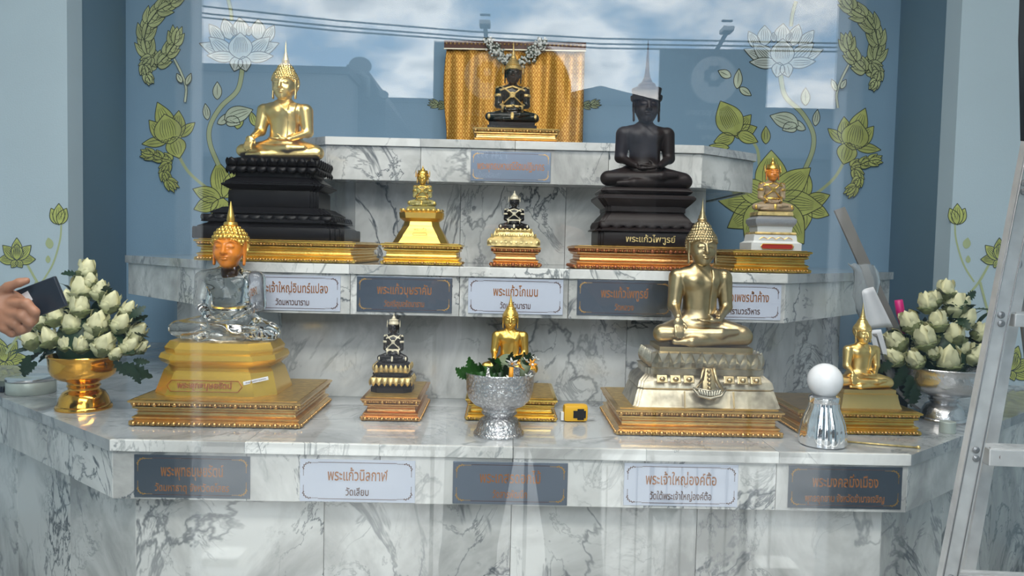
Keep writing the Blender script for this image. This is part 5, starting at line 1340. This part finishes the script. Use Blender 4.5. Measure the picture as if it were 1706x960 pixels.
# ------------------------------------------------------------------ what the pane mirrors: the photographer, boards, street
def photographer():
    ox = refl(878, 500, 1.78); ox = Vector((ox.x, 2*GLASS_Y-1.78, 0))
    g = G3((-.36, -.24, -.02), (.36, .36, 1.66), .014)
    d = ell(g, (0, 0, 1.17), (.175, .105, .20)); d = smin(d, rcone(g, (-.15, 0, 1.31), (.15, 0, 1.31), .06, .06), .06)
    d = smin(d, ell(g, (0, 0, .93), (.165, .11, .14)), .08)
    d = smin(d, rcone(g, (0, -.0, 1.33), (0, .02, 1.44), .055, .052), .03)
    d = smin(d, ell(g, (0, .03, 1.535), (.074, .095, .110)), .03)
    d = smin(d, rcone(g, (0, .12, 1.54), (0, .14, 1.51), .008, .014), .012)
    for s in (-1, 1):
        d = smin(d, rcone(g, (s*.088, 0, .88), (s*.125, .01, .48), .092, .062), .04)
        d = smin(d, rcone(g, (s*.125, .01, .48), (s*.155, -.02, .08), .058, .040), .03)
        d = smin(d, rcone(g, (s*.155, -.02, .05), (s*.175, .13, .03), .045, .035), .03)
        d = smin(d, rcone(g, (s*.20, 0, 1.29), (s*.25, .05, 1.05), .055, .045), .03)
        d = smin(d, rcone(g, (s*.25, .05, 1.05), (s*.10, .20, 1.20), .042, .030), .03)
        d = smin(d, ell(g, (s*.085, .215, 1.22), (.030, .028, .045)), .015)
        for i in range(4): d = smin(d, rcone(g, (s*.075, .22, 1.19+.022*i), (s*.045, .235, 1.195+.022*i), .0095, .008), .005)
        d = smin(d, rcone(g, (s*.07, .21, 1.24), (s*.05, .215, 1.275), .010, .008), .006)
        d = smin(d, ell(g, (s*.078, .02, 1.53), (.010, .020, .030)), .008)
        d = smin(d, ell(g, (s*.03, .115, 1.555), (.014, .006, .008)), .006)
    me = nets(g, d, 'body')
    for m in ('skin', 'shirt_dark', 'denim', 'rubber_black'): me.materials.append(MATS[m])
    co = np.empty(len(me.vertices)*3, np.float32); me.vertices.foreach_get('co', co); co = co.reshape(-1, 3)
    lv = np.empty(len(me.loops), np.int32); me.loops.foreach_get('vertex_index', lv); cen = co[lv].reshape(-1, 4, 3).mean(1)
    z = cen[:, 2]; mi = np.where(z > 1.40, 0, np.where(z > .93, 1, np.where(z > .07, 2, 3))); mi = np.where((cen[:, 1] > .13) & (z > 1.1), 0, mi)
    me.polygons.foreach_set('material_index', mi.astype(np.int32))
    t = empty('person', (ox.x, ox.y, .02)); tag(t, 'person in dark clothes taking the photograph, mirrored in the glass', 'person')
    link('body', me, None, t)
    gg = G3((-.13, -.15, 1.40), (.13, .16, 1.70), .008)
    h = ell(gg, (0, .012, 1.56), (.090, .108, .118)); h = np.maximum(h, (gg.y-.055)*.8-(gg.z-1.60)); h = np.maximum(h, 1.47-gg.z)
    link('hair', nets(gg, h, 'hair'), 'hair_black', t)
    p2 = empty('mobile_phone', (CX, -.022, H0)); tag(p2, 'dark phone held up by the photographer', 'phone')
    link('casing', box_me((.155, .009, .075), .003), 'phone_dark', p2)
photographer()
# free-standing boards with a printed flower badge and lettering
for xa, xb, yt, cxp, cyp, lab in ((723, 903, 68, 812, 126, 'dark signboard mirrored in the glass over the brocade cloth'), (1100, 1281, 80, 1190, 133, 'dark signboard mirrored in the glass right of the dark statue')):
    YB = 2.72; A_, B_ = refl(xa, yt, YB), refl(xb, yt, YB); bot = refl(xa, 515, YB).z; w_ = abs(B_.x-A_.x); cx_ = (A_.x+B_.x)/2
    t = empty('signboard', (cx_, A_.y, 0)); tag(t, lab, 'signboard')
    link('board', box_me((w_, .012, A_.z-bot), .002), 'board_grey', t, (0, 0, (A_.z+bot)/2))
    for s in (-1, 1):
        link('post', box_me((.014, .014, bot+.02)), 'plate_edge', t, (s*(w_/2-.02), 0, bot/2+.01)); link('foot', box_me((.03, .22, .012)), 'plate_edge', t, (s*(w_/2-.02), 0, .006))
    yf = .0066
    C0 = refl(cxp, cyp, YB); bm = bmesh.new(); add_lathe(bm, [(.001, 0), (.081, 0), (.081, .0006), (.001, .0006)], 40, mtx=Matrix.Rotation(R(-90), 3, 'X'))
    link('badge_disc', bm_me(bm), 'board_print', t, (C0.x-cx_, yf, C0.z))
    bm = bmesh.new()
    for k in range(4):
        a_ = k*PI/2
        for q in (-.35, .35): add_sphere(bm, (.026*math.sin(a_+q), 0, .026*math.cos(a_+q)+.012), .013, 10, 6)
    for v in bm.verts: v.co.y *= .05
    link('badge_flower', bm_me(bm), 'board_grey', t, (C0.x-cx_, yf+.0012, C0.z))
    for py, s_, sz_ in ((188, 'มีอุดมรองเข ชุดสวยงาม', .030), (212, 'โรงแรมและที่พัก', .030), (229, 'โทรสอบถาม', .028), (259, '+66 45 244 999', .040), (292, 'บริการอาหารและเครื่องดื่ม', .026), (309, 'ห้องประชุมสัมมนา', .026)):
        q = refl(cxp+(25 if py > 250 else 0), py, YB); text(s_, sz_, (q.x-cx_, yf+.0008, q.z), 'board_print', t, rot=(R(90), 0, PI), sx=.7)
# low white railing just inside the entrance
rail = empty('white_railing', (refl(1150, 900, 2.6).x, 2*GLASS_Y-2.6, 0)); tag(rail, 'low white railing with thin bars and a round crest, mirrored in the glass', 'railing')
zt, zb_ = refl(1150, 775, 2.6).z, refl(1150, 905, 2.6).z
for i, px in enumerate(range(1012, 1290, 25)):
    q = refl(px, 800, 2.6); link('bar', box_me((.006, .006, zt-.02)), 'white_paint', rail, (q.x-rail.location.x, 0, (zt-.02)/2+.01))
link('top_bar', box_me((.62, .014, .014)), 'white_paint', rail, (0, 0, zt)); link('bottom_bar', box_me((.62, .014, .014)), 'white_paint', rail, (0, 0, .03))
q = refl(1107, 850, 2.6); bm = bmesh.new(); add_lathe(bm, [(.040, -.002), (.048, 0), (.040, .002)], 6, mtx=Matrix.Rotation(R(90), 3, 'X')); link('crest', bm_me(bm), 'frame_white', rail, (q.x-rail.location.x, 0, q.z))
for xa, lab in ((340, 'white block standing in for a sunlit patch outside the entrance, mirrored low at the left'), (1262, 'white block standing in for a sunlit patch outside the entrance, mirrored low at the right')):
    q = refl(xa+32, 905, 3.0); o = link('sunlit_patch_block', box_me((.15, .12, .05), .004), 'petal_white', None, (q.x, q.y, max(.0, q.z)+.0)); o.location.z = -.005; tag(o, lab, 'block')  # bright white block imitates a sunlit patch on the ground
# street
o = struct('ground', box_me((90, 60, .1)), 'asphalt', loc=(0, FACADE_Y-31.9, -.08))
struct('pavement', box_me((12, 1.78, .1)), 'concrete', loc=(0, FACADE_Y-1.01, -.06))
def bld(name, xa, xb, ytop, Yv, m, label, d=3, roof=None):
    A_, B_ = refl(xa, ytop, Yv), refl(xb, ytop, Yv); t = empty(name, ((A_.x+B_.x)/2, A_.y-d/2, 0)); tag(t, label, 'building')
    w_ = abs(B_.x-A_.x); link('wall', box_me((w_, d, A_.z+.05)), m, t, (0, 0, A_.z/2)); zs_ = refl(xa, 262, Yv-.3).z; link('added_dark_front', box_me((w_, .3, zs_)), 'cable', t, (0, d/2+.15, zs_/2)); link('added_awning', box_me((w_, .9, .06)), 'building_dark', t, (0, d/2+.45, zs_)); link('parapet', box_me((w_+.1, d+.1, .12)), 'building_dark', t, (0, 0, A_.z))  # near-black front and awning added to darken the lower mirror image
    if roof:
        bm = bmesh.new(); xs = [-w_/2, (roof[0]-(xa+xb)/2)*Yv/FPX, w_/2]; rz_ = refl(roof[0], roof[1], Yv).z-A_.z
        vs = [(xs[0], 0), (xs[1], rz_), (xs[2], 0)]
        f0 = [bm.verts.new((x_, -d/2, z_)) for x_, z_ in vs]; f1 = [bm.verts.new((x_, d/2, z_)) for x_, z_ in vs]
        bm.faces.new(f0); bm.faces.new(f1[::-1])
        for i in range(3): bm.faces.new((f0[i], f0[(i+1) % 3], f1[(i+1) % 3], f1[i]))
        link('gable', bm_me(bm), m, t, (0, 0, A_.z+.05))
    n_ = max(1, int(w_/2.2))
    for k in range(n_): link('window', box_me((.9, .04, 1.1), .01), 'building_dark', t, (-w_/2+w_*(k+.5)/n_, d/2+.02, A_.z*.72))
    return t
bld('street_building', 250, 578, 110, 13, 'building_pale', 'pale flat-topped building mirrored at the left over the painted lotus')
bld('street_building', 578, 905, 165, 20, 'building_grey', 'long grey building mirrored above the top ledge')
bld('street_building', 905, 1105, 168, 15, 'building_grey', 'gabled grey building mirrored above the dark statue', roof=(1000, 147))
bld('street_building', 1105, 1480, 179, 20, 'building_grey', 'low grey building mirrored at the right')
# dark hipped roof with a dish
A_ = refl(608, 108, 14); t = empty('dark_roof_house', (A_.x, A_.y, 0)); tag(t, 'dark house with a steep roof and satellite dishes, mirrored in the glass', 'building')
bm = bmesh.new(); sY = 14/FPX; pr_ = [(-30*sY, 0), (-30*sY, A_.z), (-2*sY, A_.z), (34*sY, refl(640, 166, 14).z), (34*sY, 0)]
f0 = [bm.verts.new((x_, 0, z_)) for x_, z_ in pr_]; f1 = [bm.verts.new((x_, -4, z_)) for x_, z_ in pr_]; bm.faces.new(f0); bm.faces.new(f1[::-1])
for i in range(5): bm.faces.new((f0[i], f0[(i+1) % 5], f1[(i+1) % 5], f1[i]))
link('house_block', bm_me(bm), 'building_dark', t)
for px, py, r_ in ((600, 112, 18), (639, 160, 8)):
    q = refl(px, py, 14.); d_ = link('satellite_dish', lathe_me([(r_*sY, .05), (r_*.8*sY, .02), (r_*.4*sY, 0), (.01, -.01), (.005, -.03), (r_*.85*sY, 0), (r_*sY*1.02, .045)], 24), 'building_grey', t, q-t.location, (R(-60), R(20), 0))
    link('dish_mast', tube_me([(0, 0, 0), (0, -.3, -.9)], .03, 6), 'building_dark', t, q-t.location)
link('vent_pipe', tube_me([(0, 0, 0), (0, 0, .35), (-.12, 0, .42)], .05, 8), 'building_pale', t, refl(612, 163, 13.9)-t.location)
def pole_lamp(base, head, Yv, label):
    b_ = refl(*base, Yv); h_ = refl(*head, Yv); t = empty('street_lamp', (b_.x, b_.y, 0)); tag(t, label, 'street lamp')
    link('pole', tube_me([(0, 0, 0), (0, 0, b_.z)], .05, 8), 'building_dark', t); link('arm', tube_me([(0, 0, b_.z), tuple(h_-t.location)], .03, 8), 'building_dark', t)
    link('lamp_head', box_me((18*Yv/FPX, .25, 8*Yv/FPX), .02), 'plate_edge', t, h_-t.location+Vector((0, 0, .03))); link('top_rack', box_me((17*Yv/FPX, .04, .02)), 'building_dark', t, h_-t.location+Vector((0, 0, .16)))
pole_lamp((811, 72), (808, 44), 11, 'street floodlight mirrored above the brocade cloth'); pole_lamp((1194, 84), (1211, 54), 11, 'leaning street floodlight mirrored in the sky at the right')
for k, (ya, ym, yb) in enumerate(((14, 49, 72), (26, 58, 79), (33, 65, 86))):
    P3 = [refl(300, ya-8, 9), refl(560, (34, 44, 51)[k], 9), refl(780, (52, 61, 67)[k], 9), refl(1000, (64, 73, 80)[k], 9), refl(1400, yb, 9)]
    ext_ = [P3[0]+(P3[0]-P3[1])*1.5]+P3+[P3[-1]+(P3[-1]-P3[-2])*1.2]
    o = link('power_line', tube_me(ext_, .010, 6), 'cable'); tag(o, ('top', 'middle', 'lowest')[k]+' of three black power lines mirrored across the sky', 'power line', 'power lines over the street')
